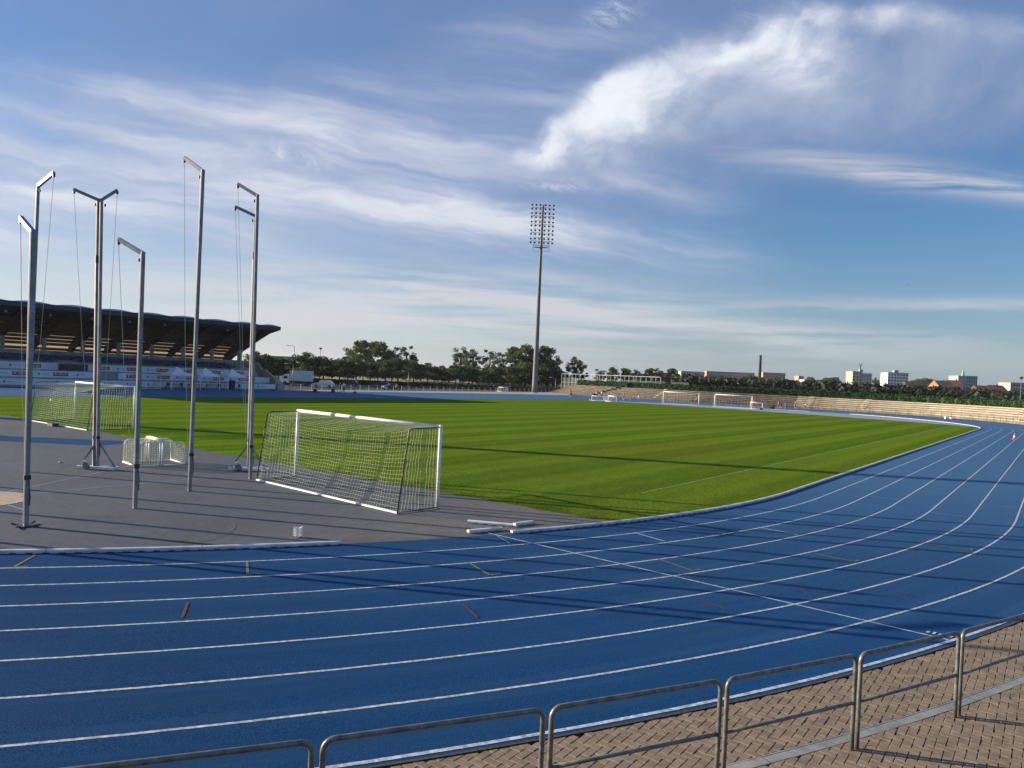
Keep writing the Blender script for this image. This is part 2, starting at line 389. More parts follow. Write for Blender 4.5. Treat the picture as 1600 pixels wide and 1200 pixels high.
M['net'] = simple('net_cord', (0.66, 0.66, 0.46), 0.7, 0, 0.1, 2)
M['black'] = simple('black_plastic', (0.02, 0.02, 0.022), 0.45, 0, 0.2, 6)
M['darkmetal'] = simple('dark_metal', (0.030, 0.034, 0.042), 0.45, 0.3, 0.2, 3)
M['conc'] = simple('pale_concrete', (0.40, 0.35, 0.265), 0.85, 0, 0.12, 0.4, 0.3, 20)
M['conc2'] = simple('grey_concrete', (0.27, 0.28, 0.29), 0.85, 0, 0.2, 1.0, 0.3, 20)
M['mast'] = simple('mast_concrete', (0.15, 0.15, 0.155), 0.7, 0.0, 0.12, 0.7)
M['earth'] = simple('dry_earth', (0.26, 0.19, 0.11), 0.95, 0, 0.25, 0.6)
M['scrub'] = simple('rough_grassland', (0.055, 0.070, 0.025), 0.95, 0, 0.35, 0.08)
M['seat'] = simple('blue_seat_plastic', (0.008, 0.020, 0.10), 0.5, 0, 0.15, 3)
M['timber'] = simple('dark_glulam', (0.012, 0.010, 0.009), 0.6, 0, 0.25, 3)
M['fascia'] = simple('navy_fascia', (0.018, 0.026, 0.05), 0.5, 0.1, 0.15, 2)
M['membrane'] = simple('pale_roof_membrane', (0.55, 0.64, 0.78), 0.6, 0, 0.08, 0.6)
M['banner'] = simple('banner_vinyl', (0.60, 0.66, 0.76), 0.5, 0, 0.06, 0.8)
M['bred'] = simple('banner_red', (0.30, 0.035, 0.018), 0.5, 0, 0.1, 2)
M['bblue'] = simple('banner_blue_print', (0.10, 0.16, 0.38), 0.5, 0, 0.1, 2)
M['tent'] = simple('white_tent_fabric', (0.70, 0.74, 0.80), 0.7, 0, 0.05, 1)
M['orange'] = simple('orange_plastic', (0.75, 0.13, 0.04), 0.45, 0, 0.08, 8)
M['tan'] = simple('tan_concrete_circle', (0.34, 0.25, 0.18), 0.85, 0, 0.12, 3)
M['rooft'] = simple('red_roof_tile', (0.15, 0.052, 0.036), 0.85, 0, 0.25, 1.5)
M['roofb'] = simple('brown_roof_tile', (0.10, 0.055, 0.04), 0.85, 0, 0.25, 1.5)
M['cream'] = simple('cream_render', (0.52, 0.43, 0.31), 0.8, 0, 0.1, 0.1)
M['pink'] = simple('salmon_render', (0.45, 0.27, 0.20), 0.8, 0, 0.1, 0.1)
M['orender'] = simple('orange_render', (0.38, 0.19, 0.10), 0.8, 0, 0.1, 0.2)
M['bwhite'] = simple('white_render', (0.62, 0.62, 0.60), 0.8, 0, 0.1, 0.1)
M['bgreen'] = simple('pale_green_render', (0.30, 0.38, 0.37), 0.8, 0, 0.1, 0.1)
M['bgrey'] = simple('grey_render', (0.25, 0.27, 0.30), 0.8, 0, 0.1, 0.1)
M['brick_dark'] = simple('dark_chimney_brick', (0.028, 0.020, 0.019), 0.9, 0, 0.25, 0.8)
M['skin'] = simple('skin', (0.45, 0.24, 0.16), 0.6, 0, 0.05, 3)
M['hair'] = simple('dark_hair', (0.02, 0.014, 0.01), 0.6, 0, 0.2, 30)
M['tyre'] = simple('tyre_rubber', (0.02, 0.02, 0.02), 0.8, 0, 0.2, 10)
m_, nt, b = mat('window_glass'); b.inputs['Base Color'].default_value = (0.03, 0.04, 0.05, 1); b.inputs['Roughness'].default_value = 0.12; M['glass'] = m_
m_, nt, b = mat('lamp_glass'); b.inputs['Base Color'].default_value = (0.10, 0.11, 0.12, 1); b.inputs['Roughness'].default_value = 0.15; M['lamp'] = m_
# translucent cream roof sheet
m_, nt, b = mat('translucent_sheet')
tr = nt.nodes.new('ShaderNodeBsdfTranslucent'); tr.inputs[0].default_value = (0.20, 0.165, 0.125, 1)
df = nt.nodes.new('ShaderNodeBsdfDiffuse'); df.inputs[0].default_value = (0.45, 0.42, 0.38, 1)
ms = nt.nodes.new('ShaderNodeMixShader'); ms.inputs[0].default_value = 0.35
nt.links.new(tr.outputs[0], ms.inputs[1]); nt.links.new(df.outputs[0], ms.inputs[2]); nt.links.new(ms.outputs[0], nt.nodes['Material Output'].inputs[0]); M['poly'] = m_
def leaf_mat(name, a, c_, tl=0.35):
    m_, nt, b = mat(name); p = pos(nt)
    oi = nt.nodes.new('ShaderNodeObjectInfo')
    n = noise(nt, p, 0.9, 4, 0.7); n2 = noise(nt, p, 5.0, 2, 0.6)
    c = mix(nt, (n * 0.7 + n2 * 0.5 - 0.1).smooth(0.3, 0.75), a, c_)
    hs = nt.nodes.new('ShaderNodeHueSaturation'); nt.links.new(c, hs.inputs['Color'])
    r_ = X(nt, oi.outputs['Random'])
    link_in(nt, r_ * 0.05 + 0.475, hs.inputs['Hue']); link_in(nt, r_ * 0.4 + 0.8, hs.inputs['Value'])
    nt.links.new(hs.outputs[0], b.inputs['Base Color']); b.inputs['Roughness'].default_value = 0.6
    b.inputs['Specular IOR Level'].default_value = 0.25
    t = nt.nodes.new('ShaderNodeBsdfTranslucent'); nt.links.new(hs.outputs[0], t.inputs[0])
    mx_ = nt.nodes.new('ShaderNodeMixShader'); mx_.inputs[0].default_value = tl
    nt.links.new(b.outputs[0], mx_.inputs[1]); nt.links.new(t.outputs[0], mx_.inputs[2]); nt.links.new(mx_.outputs[0], nt.nodes['Material Output'].inputs[0])
    return m_
M['leaf'] = leaf_mat('tree_leaves', (0.026, 0.044, 0.012), (0.130, 0.165, 0.044), 0.3)
M['wood'] = leaf_mat('far_wood_leaves', (0.012, 0.022, 0.012), (0.034, 0.048, 0.020), 0.15)
M['leaf2'] = leaf_mat('airy_tree_leaves', (0.040, 0.062, 0.020), (0.135, 0.170, 0.052))
M['hedge'] = leaf_mat('hedge_leaves', (0.012, 0.032, 0.008), (0.034, 0.080, 0.016), 0.2)
M['bark'] = simple('bark', (0.085, 0.065, 0.045), 0.9, 0, 0.3, 3)
def brick_mat():
    m_, nt, b = mat('paving_brick'); p = pos(nt)
    oi = nt.nodes.new('ShaderNodeObjectInfo')
    v_ = nt.nodes.new('ShaderNodeTexWhiteNoise'); v_.noise_dimensions = '3D'
    sn = nt.nodes.new('ShaderNodeVectorMath'); sn.operation = 'SNAP'; sn.inputs[1].default_value = (0.1, 0.1, 5)
    nt.links.new(p, sn.inputs[0]); nt.links.new(sn.outputs[0], v_.inputs['Vector'])
    g = noise(nt, p, 60, 3, 0.7); l = noise(nt, p, 1.1, 4, 0.6); k = noise(nt, p, 7.0, 2, 0.5)
    c = mix(nt, k.smooth(0.3, 0.7), (0.165, 0.125, 0.088), (0.25, 0.195, 0.137))
    c = mix(nt, g.smooth(0.4, 0.75) * 0.5, c, (0.15, 0.115, 0.09))
    c = mix(nt, X(nt, v_.outputs[0]) * 0.30, c, (0.17, 0.125, 0.10))
    c = mix(nt, l.smooth(0.45, 0.8) * 0.5, c, (0.26, 0.22, 0.155))
    c = mix(nt, noise(nt, p, 2.7, 4, 0.7).smooth(0.60, 0.75) * 0.6, c, (0.12, 0.10, 0.075))
    nt.links.new(c, b.inputs['Base Color']); b.inputs['Roughness'].default_value = 0.85
    b.inputs['Specular IOR Level'].default_value = 0.25
    bump(nt, g, 0.5, 0.004, b); return m_
M['brick'] = brick_mat()
M['drain'] = simple('drain_concrete', (0.22, 0.23, 0.225), 0.8, 0, 0.15, 5, 0.3, 60)
M['joint'] = simple('joint_sand', (0.055, 0.045, 0.035), 0.95, 0, 0.3, 20)

# ------------------------------------------------------------------ ground and track
KR = 36.45; LW = 1.22; SL = 84.39; SLOPE = 0.0105
def tz(x, y):
    "height of the track surface: it falls one per cent towards the kerb"
    if y < 0: d = math.hypot(x, y) - KR
    elif y > SL: d = math.hypot(x, y - SL) - KR
    else: d = abs(x) - KR
    return SLOPE * min(max(d, 0), 9.85)
def outline(r, n=64, a0=180.0, a1=360.0):
    "closed track outline at radius r: near bend then far bend"
    pts = [(r * math.cos(R(a0 + (a1 - a0) * i / n)), r * math.sin(R(a0 + (a1 - a0) * i / n))) for i in range(n + 1)]
    pts += [(r, SL * i / 12) for i in range(1, 12)]
    pts += [(r * math.cos(R(180.0 * i / n)), SL + r * math.sin(R(180.0 * i / n))) for i in range(n + 1)]
    pts += [(-r, SL * (12 - i) / 12) for i in range(1, 12)]
    return pts
def band(mb, r0, r1, dz0=0.0, n=64, off=None):
    a = outline(r0, n); b_ = outline(r1, n); k = len(a)
    vs = [(x, y, SLOPE * max(r0 - KR, 0) + dz0) for x, y in a] + [(x, y, SLOPE * max(r1 - KR, 0) + dz0) for x, y in b_]
    mb.add(vs, [(i, (i + 1) % k, k + (i + 1) % k, k + i)[::-1] for i in range(k)])
mb = MB()
# one ground sheet to the horizon, holed only by being lower than everything built on it
mb.add([(-9000, -3000, -0.06), (9000, -3000, -0.06), (9000, 9000, -0.06), (-9000, 9000, -0.06)], [(0, 1, 2, 3)])
tag(structure(mb.build('ground', M['scrub'])), 'rough grassland spreading from the stadium to the horizon')
mb = MB(); mb.prism(outline(KR - 0.02, 48), -0.05, -0.006)
tag(structure(mb.build('infield_ground', M['dzone'])), 'grey synthetic surface of the throwing area inside the near bend')
# pitch
far_edge = [(36.3, 93.0), (29, 95), (15, 99), (0, 102), (-20, 103), (-36.3, 101)]
gp = []
for x in np.linspace(-34.3, 34.3, 90):
    y = -10.65 + 0.06 * math.sin(x * 1.7) + 0.05 * math.sin(x * 4.1)
    r_ = math.hypot(x, y)
    if r_ < KR - 0.15: gp.append((float(x), float(y)))
k0 = math.degrees(math.atan2(gp[-1][1], gp[-1][0]))
arc = [((KR - 0.12) * math.cos(R(k0 * (1 - i / 10))), (KR - 0.12) * math.sin(R(k0 * (1 - i / 10)))) for i in range(11)]
gp = gp + arc + [(KR - 0.12, 84.39)] + [((KR - 0.12) * math.cos(R(3 * i)), SL + (KR - 0.12) * math.sin(R(3 * i))) for i in range(1, 5)] \
    + [(29, 95), (15, 99), (0, 102), (-20, 103)] + [((KR - 0.12) * math.cos(R(180 - 4 * i)), SL + (KR - 0.12) * math.sin(R(180 - 4 * i))) for i in range(6, -1, -1)] \
    + [(-x, y) for x, y in arc[::-1]]
mb = MB(); n = len(gp)
mb.add([(x, y, 0.012) for x, y in gp] + [(x, y, -0.03) for x, y in gp], [tuple(range(n))] + [(i, n + i, n + (i + 1) % n, (i + 1) % n) for i in range(n)])
pitch_o = tag(structure(mb.build('pitch', M['grass'])), 'striped green football pitch filling the track infield')
def blades():
    rg_ = np.random.default_rng(12); N_ = 170000
    d_ = 19 + 30 * rg_.random(N_) ** 1.3; px_ = rg_.uniform(560, 1560, N_)
    lat = (px_ - 800) / FPX * d_
    X_ = CAMP.x + FWD.x * d_ + RIGHT.x * lat; Y_ = CAMP.y + FWD.y * d_ + RIGHT.y * lat
    ok = (Y_ > -10.70) & (X_ < 36.2) & (np.where(Y_ < 0, np.hypot(X_, Y_), X_) < KR - 0.07)
    X_, Y_ = X_[ok], Y_[ok]; n_ = len(X_); a_ = rg_.random(n_) * 6.283; h_ = 0.018 + 0.022 * rg_.random(n_); w_ = 0.006 + 0.004 * rg_.random(n_); l_ = rg_.normal(0, .012, (n_, 2))
    V = np.stack([np.column_stack([X_ - np.cos(a_) * w_, Y_ - np.sin(a_) * w_, np.full(n_, .010)]), np.column_stack([X_ + np.cos(a_) * w_, Y_ + np.sin(a_) * w_, np.full(n_, .010)]), np.column_stack([X_ + l_[:, 0], Y_ + l_[:, 1], .012 + h_])], 1).reshape(-1, 3)
    me = bpy.data.meshes.new('grass_blades'); me.vertices.add(3 * n_); me.vertices.foreach_set('co', V.ravel()); me.loops.add(3 * n_); me.loops.foreach_set('vertex_index', np.arange(3 * n_)); me.polygons.add(n_)
    me.polygons.foreach_set('loop_start', np.arange(0, 3 * n_, 3)); me.polygons.foreach_set('loop_total', np.full(n_, 3)); me.materials.append(leaf_mat('grass_blade', (0.060, 0.115, 0.010), (0.150, 0.225, 0.025), 0.4)); me.update(); me.validate()
    o = bpy.data.objects.new('grass_blades', me); COL.objects.link(o); tag(o, 'short mown grass blades on the near part of the pitch', 'grass', kind='stuff')
blades()
def flat_line(mb, p, q, w, z=0.016):
    p = Vector((p[0], p[1], 0)); q = Vector((q[0], q[1], 0)); s_ = (q - p).normalized().cross(Vector((0, 0, 1))) * w / 2
    L = (q - p).length; k = max(1, int(L / 3)); vs = []
    for i in range(k + 1):
        c = p.lerp(q, i / k)
        for sg in (1, -1):
            e = c + s_ * sg; vs.append((e.x, e.y, z if isinstance(z, float) else z(e.x, e.y)))
    mb.add(vs, [(2 * i, 2 * i + 1, 2 * i + 3, 2 * i + 2) for i in range(k)])
def arc_line(mb, c, r, a0, a1, w, z=0.016, n=48):
    vs = []
    for i in range(n + 1):
        a = R(a0 + (a1 - a0) * i / n)
        for rr in (r - w / 2, r + w / 2): vs.append((c[0] + rr * math.cos(a), c[1] + rr * math.sin(a), z))
    mb.add(vs, [(2 * i, 2 * i + 1, 2 * i + 3, 2 * i + 2) for i in range(n)])
M['pline'] = simple('worn_chalk_line', (0.19, 0.27, 0.09), 0.8, 0, 0.35, 5)
for nm, p, q in (('touchline', (32.7, -5), (32.7, 92)), ('touchline', (-32.7, -5), (-32.7, 95))):
    mb = MB(); flat_line(mb, p, q, 0.075); mb.build(nm, M['pline'], pitch_o)
mb = MB(); fz = [(36.0, 92.6), (29, 94.6), (15, 98.6), (0, 101.6), (-20, 102.6), (-35.2, 100.0)] + [((KR - 0.1) * math.cos(R(a)), SL + (KR - 0.1) * math.sin(R(a))) for a in range(150, 12, -6)]
mb.prism(fz, -0.004, 0.004); tag(structure(mb.build('far_infield_ground', M['farzone'])), 'pale synthetic surface inside the far bend')

# running track with outer blue aprons
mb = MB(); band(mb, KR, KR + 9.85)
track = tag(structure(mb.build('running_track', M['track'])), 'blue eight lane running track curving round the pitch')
ZO = SLOPE * 9.85
mb = MB()
mb.add([(-KR - 9.84, -8, ZO - 0.002), (-58.4, -8, ZO - 0.002), (-58.4, 92, ZO - 0.002), (-KR - 9.84, 92, ZO - 0.002)], [(0, 1, 2, 3)[::-1]])
pts = [(-58.4, 92), (-58, 112), (-55, 128), (-46, 137), (-26, 134.5), (-8, 136.5), (8, 137.5), (23, 134.5), (34, 125), (39, 117.8), (45, 107), (51, 90), (53, 60), (53, -4)]
inn = [((KR + 9.84) * math.cos(R(a)), SL + (KR + 9.84) * math.sin(R(a))) for a in np.linspace(180, 0, len(pts) - 2)] + [(KR + 9.84, 60), (KR + 9.84, -4)]
inn[0] = (-KR - 9.84, 92)
vs = [(x, y, ZO - 0.002) for x, y in pts] + [(x, y, ZO - 0.002) for x, y in inn]; k = len(pts)
mb.add(vs, [(i, i + 1, k + i + 1, k + i)[::-1] for i in range(k - 1)])
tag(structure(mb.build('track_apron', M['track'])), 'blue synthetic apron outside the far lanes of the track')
for i in range(1, 9):
    mb = MB(); r_ = KR + LW * i; w = 0.050 if i < 8 else 0.062
    band(mb, r_ - w / 2, r_ + w / 2, 0.004, 120); mb.build('lane_line', M['line'], track)
def zt(x, y): return tz(x, y) + 0.008
marks = {'yellow': [[28.43, -23.16, 29.12, -23.77], [31.66, -20.49, 32.51, -21.03], [34.81, -17.25, 35.79, -17.73], [37.63, -13.89, 38.62, -14.32], [40.1, -10.49, 41.08, -10.65], [42.08, -6.84, 43.09, -6.86]],
         'redm': [[33.35, -22.70, 33.99, -23.15], [36.71, -19.59, 37.29, -19.94], [42.24, -12.83, 42.77, -12.98], [39.63, -16.29, 40.16, -16.52]],
         'line': [[33.19, -14.55, 46.15 * 0.9425, -46.15 * 0.3364], [35.78, -11.54, 36.87, -11.97], [37.98, -8.08, 39.17, -8.33]],
         'line_thin': [[33.46, -14.58, 34.29, -15.09], [39.1, 1.91, 40.16, 1.78], [41.37, -0.65, 42.47, -0.64], [42.59, 3.1, 43.69, 3.54], [40.31, 5.43, 41.27, 5.52]]}
for k_, ls in marks.items():
    for x0, y0, x1, y1 in ls:
        mb = MB(); w = 0.045 if k_.startswith('line') else 0.05
        if k_ == 'line_thin': w = 0.03
        flat_line(mb, (x0, y0), (x1, y1), w, zt)
        if k_ == 'yellow':
            d = Vector((x1 - x0, y1 - y0)).normalized(); e = Vector((-d.y, d.x)) * 0.24
            flat_line(mb, (x1, y1), (x1 + e.x, y1 + e.y), 0.05, lambda a, c: tz(a, c) + 0.0115)
        mb.build({'yellow': 'yellow_hurdle_mark', 'redm': 'red_hurdle_mark'}.get(k_, 'start_line'), M[k_], track)
mb = MB()
for i, (dx_, w) in enumerate([(0.0, 0.05), (0.09, 0.04), (0.17, 0.03), (0.24, 0.05), (0.33, 0.04)]):
    flat_line(mb, (43.16 + dx_, -15.36), (43.16 + dx_ + 0.02, -15.25 + 0.02 * (i % 2)), w, zt)
mb.build('painted_note', M['line'], track)
# white border line and pale path on the home side
mb = MB(); flat_line(mb, (-58.2, -8), (-58.2, 60), 0.10, ZO + 0.004); mb.build('border_line', M['line'], track)
mb = MB(); mb.prism([(-60.0, 46), (-58.45, 46), (-58.45, 100), (-58.2, 113), (-55.2, 128.4), (-68, 150), (-77, 160), (-76, 156), (-62.5, 50)], -0.02, 0.10)
tag(structure(mb.build('footpath', M['path'])), 'pale footpath between the blue track and the steel fence')
mb = MB(); mb.prism([(-120, 48), (-63, 48), (-77, 158), (-120, 190)], -0.05, 0.02)
tag(structure(mb.build('car_park', M['road'])), 'dark asphalt car park behind the steel fence')

# throwing area markings
infield = bpy.data.objects['infield_ground']
CC = Vector((21.05, -22.05))
mb = MB(); n = 48
mb.add([(CC.x + 1.29 * math.cos(2 * math.pi * i / n), CC.y + 1.29 * math.sin(2 * math.pi * i / n), -0.001) for i in range(n)], [tuple(range(n))])
mb.build('throwing_circle', M['tan'], infield)
mb = MB(); arc_line(mb, CC, 1.33, 0, 360, 0.08, 0.002); mb.build('circle_rim', M['line'], infield)
mb = MB(); mb2 = MB()
flat_line(mb, (20.31, -20.97), (16.2, -15.0), 0.05, -0.001); mb.build('sector_line', M['line_thin'], infield)
flat_line(mb2, (20.93, -20.55), (20.85, -15.0), 0.05, -0.001); mb2.build('sector_line', M['line_thin'], infield)
mb = MB(); flat_line(mb, (22.4, -21.62), (23.5, -21.56), 0.05, -0.001); mb.build('centre_line', M['line_thin'], infield)
# blue run-up strip on the left
mb = MB(); mb.add([(8.6, -11.2, -0.0005), (3.5, -15.2, -0.0005), (-9, -19.6, -0.0005), (-18, -21.5, -0.0005), (-18, -23.0, -0.0005), (-6, -20.8, -0.0005), (5.2, -16.6, -0.0005), (9.4, -13.6, -0.0005)][::-1], [tuple(range(8))])
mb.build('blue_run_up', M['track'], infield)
# tyre scuff on the grey surface
M['scuff'] = simple('faint_scuff', (0.075, 0.08, 0.09), 0.7, 0, 0.2, 4)
mb = MB(); arc_line(mb, (27.3, -20.6), 2.2, -8, 75, 0.035, -0.0015, 24); mb.build('scuff_mark', M['scuff'], infield)

# ------------------------------------------------------------------ aluminium kerb
def kerb_section(a0, a1, parent, far=False):
    mb = MB(); n = 6; prof = [(-0.060, 0.018), (-0.066, 0.050), (-0.050, 0.076), (0.0, 0.086), (0.050, 0.076), (0.066, 0.050), (0.060, 0.018)]
    pts = []
    for i in range(n + 1):
        t = a0 + (a1 - a0) * i / n
        pts.append(t)
    def P(t, off):
        if t < 0: return ((KR + off) * math.cos(t), (KR + off) * math.sin(t))
        if t < SL / 10: return (KR + off, t * 10)
        a = t - SL / 10; return ((KR + off) * math.cos(a), SL + (KR + off) * math.sin(a))
    k = len(prof); vs = []
    for t in pts:
        for o, z in prof: x, y = P(t, o); vs.append((x, y, z))
    fs = [(i * k + j, (i + 1) * k + j, (i + 1) * k + j + 1, i * k + j + 1) for i in range(n) for j in range(k - 1)]
    fs += [tuple(range(k)), tuple(n * k + j for j in range(k - 1, -1, -1))]
    mb.add(vs, fs)
    # little feet
    nf = 10 if not far else 3
    for i in range(nf):
        t = a0 + (a1 - a0) * (i + 0.5) / nf; x, y = P(t, 0.0); mb.box((x, y, 0.010), (0.11, 0.16, 0.016), math.atan2(y, x))
    return mb.build('kerb_section', M['kerb'], parent, False)
LK = thing('kerb_rail', 'white metal track kerb ending short of the gap, along the grey throwing area', 'kerb', (0, 0, 0), 0)
aend = math.atan2(-18.06, 31.65)
a = aend; L = 2.95 / KR
for i in range(14):
    kerb_section(a - L + 0.0006, a, LK); a -= L
RK = thing('kerb_rail', 'long white metal track kerb sweeping along the edge of the pitch to the far bend', 'kerb', (0, 0, 0), 0)
a = math.atan2(-14.1, 33.6)
while a < -0.02:
    e = min(a + L, -1e-4); kerb_section(a, e - 0.0006, RK); a = e
y = 0.0
while y < SL / 10 - 0.01:
    e = min(y + 0.45, SL / 10 - 1e-4); kerb_section(y + 1e-5, e - 0.0008, RK, True); y = e
for i in range(14):
    kerb_section(SL / 10 + 0.003 + i * 0.085, SL / 10 + 0.003 + (i + 1) * 0.085 - 0.0006, RK, True)
def loose(p, q, label):
    t = thing('loose_kerb_section', label, 'kerb piece', ((p[0] + q[0]) / 2, (p[1] + q[1]) / 2, 0), math.atan2(q[1] - p[1], q[0] - p[0]), 'loose kerb pieces lying by the gap')
    L_ = math.hypot(q[0] - p[0], q[1] - p[1])
    mb = MB(); prof = [(-0.062, 0.018), (-0.062, 0.055), (-0.04, 0.082), (0.04, 0.082), (0.062, 0.055), (0.062, 0.018)]; k = len(prof)
    mb.add([(x, y_, z) for x in (-L_ / 2, L_ / 2) for y_, z in prof], [(j, j + 1, k + j + 1, k + j)[::-1] for j in range(k - 1)] + [(k - 1, 0, k, 2 * k - 1)[::-1], tuple(range(k)), tuple(range(2 * k - 1, k - 1, -1))])
    mb.build('rail', M['kerb'], t)
    for i in range(5):
        f = MB(); f.box((-L_ / 2 + L_ * (i + .5) / 5, 0, 0.008), (0.10, 0.12, 0.014)); f.build('foot', M['whiteish'], t)
loose((32.84, -14.93), (33.2, -13.96), 'short white kerb piece lying in the gap, left of the long kerb')
loose((32.0, -13.95), (33.12, -13.42), 'longer loose white kerb piece lying on the grey surface near the pitch corner')
loose((33.10, -13.30), (33.22, -12.60), 'short white kerb piece resting behind the start of the long kerb')

# small upright rack with slanted fins
sb = thing('white_rack', 'small white upright rack with two columns of slanted fins beside the left kerb end', 'rack', (30.45, -18.35, 0), R(40)); sb.scale = (0.85, 0.85, 0.85)
for sx in (-1, 1):
    mb = MB(); mb.box((sx * 0.02, 0, 0.14), (0.02, 0.03, 0.28)); mb.build('upright', M['whiteish'], sb)
    for i in range(5):
        mb = MB(); mb.box((sx * 0.075, 0, 0.045 + i * 0.055), (0.10, 0.16, 0.018), 0, 0, sx * R(-28)); mb.build('fin', M['white'], sb)

# ------------------------------------------------------------------ brick paving, drain, railing
def clip(poly, nx, ny, d):
    out = []
    for i in range(len(poly)):
        a_, b_ = poly[i], poly[(i + 1) % len(poly)]
        da = a_[0] * nx + a_[1] * ny - d; db = b_[0] * nx + b_[1] * ny - d
        if da <= 0: out.append(a_)
        if (da < 0) != (db < 0) and abs(da - db) > 1e-12:
            t = da / (da - db); out.append((a_[0] + (b_[0] - a_[0]) * t, a_[1] + (b_[1] - a_[1]) * t))
    return out
R_IN, DR0, DR1, R_OUT = KR + 9.90, 47.44, 47.59, 53.0
ZP = 0.100
mb = MB()
vs = []
def bendpt(rr, a_deg):
    return (rr * math.cos(R(a_deg)), rr * math.sin(R(a_deg))) if a_deg <= 0 else (rr, a_deg)
for i in range(61):
    for rr, z in ((R_IN - 0.05, ZP - 0.05), (R_OUT + 9, ZP - 0.05)): vs.append((*bendpt(rr, -62 + i * 1.4), z))
mb.add(vs, [(2 * i, 2 * i + 1, 2 * i + 3, 2 * i + 2) for i in range(60)])
paving = tag(structure(mb.build('paving', M['joint'])), 'herringbone brick paving between the track and the spectator terrace')
mb = MB(); vs = []
for i in range(121):   # thin steel edge between track and bricks
    for rr, z in ((R_IN - 0.05, ZO - 0.02), (R_IN - 0.05, ZO + 0.006), (R_IN - 0.012, ZO + 0.006), (R_IN - 0.012, ZP - 0.04)): vs.append((*bendpt(rr, -60 + i * 0.7), z))
mb.add(vs, [(4 * i + j, 4 * i + j + 1, 4 * i + j + 5, 4 * i + j + 4) for i in range(120) for j in range(3)])
mb.build('edging_strip', M['joint'], paving)
Fm = np.array([list(r2), list(u2), list(f3)])
def project(p):
    d = Fm @ (np.array(p) - np.array(CAMP)); 
    if d[2] < 0.1: return None
    return 800 + FPX * d[0] / d[2], 600 - FPX * d[1] / d[2], d[2]
w = 0.1; cand = []
rs_ = random.Random(3)
for i in range(-80, 200):
    for j in range(-110, 110):
        ox = 42 + (i + 2 * j) * w; oy = -20 + (i - 2 * j) * w
        for (x0, y0, x1, y1) in ((0, 0, 2, 1), (0, 1, 1, 3)):
            cx = ox + (x0 + x1) / 2 * w; cy = oy + (y0 + y1) / 2 * w
            if not (36 < cx < 52 and -30 < cy < -6): continue
            rr = math.hypot(cx, cy)
            if rr < R_IN - 0.05 or rr > 51.5 or DR0 + 0.06 < rr < DR1 - 0.06: continue
            pr_ = project((cx, cy, ZP))
            if pr_ is None or not (-150 < pr_[0] < 1850 and pr_[1] < 1420): continue
            cand.append((pr_[2] + (0 if (-10 < pr_[0] < 1610 and pr_[1] < 1208) else 100), ox, oy, x0, y0, x1, y1, cx, cy, rr))
cand.sort()
stuff = MB(); nb = 0
for dd, ox, oy, x0, y0, x1, y1, cx, cy, rr in cand:
    g = 0.0028
    P_ = [(ox + x0 * w + g, oy + y0 * w + g), (ox + x1 * w - g, oy + y0 * w + g), (ox + x1 * w - g, oy + y1 * w - g), (ox + x0 * w + g, oy + y1 * w - g)]
    nx, ny = cx / rr, cy / rr
    lim = []
    if rr < DR0 + 0.1: lim = [(-nx, -ny, -(R_IN)), (nx, ny, DR0 - 0.004)]
    else: lim = [(-nx, -ny, -(DR1 + 0.004))]
    cut = False
    for a_, b_, d_ in lim:
        Q = clip(P_, a_, b_, d_)
        if len(Q) != len(P_) or any(abs(q[0] - p[0]) > 1e-6 for q, p in zip(Q, P_)): cut = True
        P_ = Q
        if len(P_) < 3: break
    if len(P_) < 3: continue
    qx = sum(p[0] for p in P_) / len(P_); qy = sum(p[1] for p in P_) / len(P_)
    dz_ = rs_.uniform(-0.003, 0.003); tx, ty = rs_.uniform(-0.012, 0.012), rs_.uniform(-0.012, 0.012)
    k = len(P_); ch = 0.006
    def ins(p):
        ddx, ddy = p[0] - qx, p[1] - qy; L_ = math.hypot(ddx, ddy); s_ = max(0.2, (L_ - ch * 1.3) / L_); return (qx + ddx * s_, qy + ddy * s_)
    def zz(p, h): return ZP + h + dz_ + (p[0] - qx) * tx + (p[1] - qy) * ty
    top = [(*ins(p), zz(ins(p), 0.0)) for p in P_]; mid_ = [(*p, zz(p, -ch)) for p in P_]; bot = [(*p, ZP - 0.05) for p in P_]
    fs = [tuple(range(k))] + [(k + i, k + (i + 1) % k, (i + 1) % k, i) for i in range(k)] + [(2 * k + i, 2 * k + (i + 1) % k, k + (i + 1) % k, k + i) for i in range(k)]
    if nb < 300 and dd < 100:
        q = MB(); q.add([(a_[0] - qx, a_[1] - qy, a_[2]) for a_ in top + mid_ + bot], fs)
        o = q.build('brick', M['brick'], paving); o.location = (qx, qy, 0); nb += 1
    else: stuff.add(top + mid_ + bot, fs)
o = stuff.build('bricks', M['brick'], paving); o['kind'] = 'stuff'
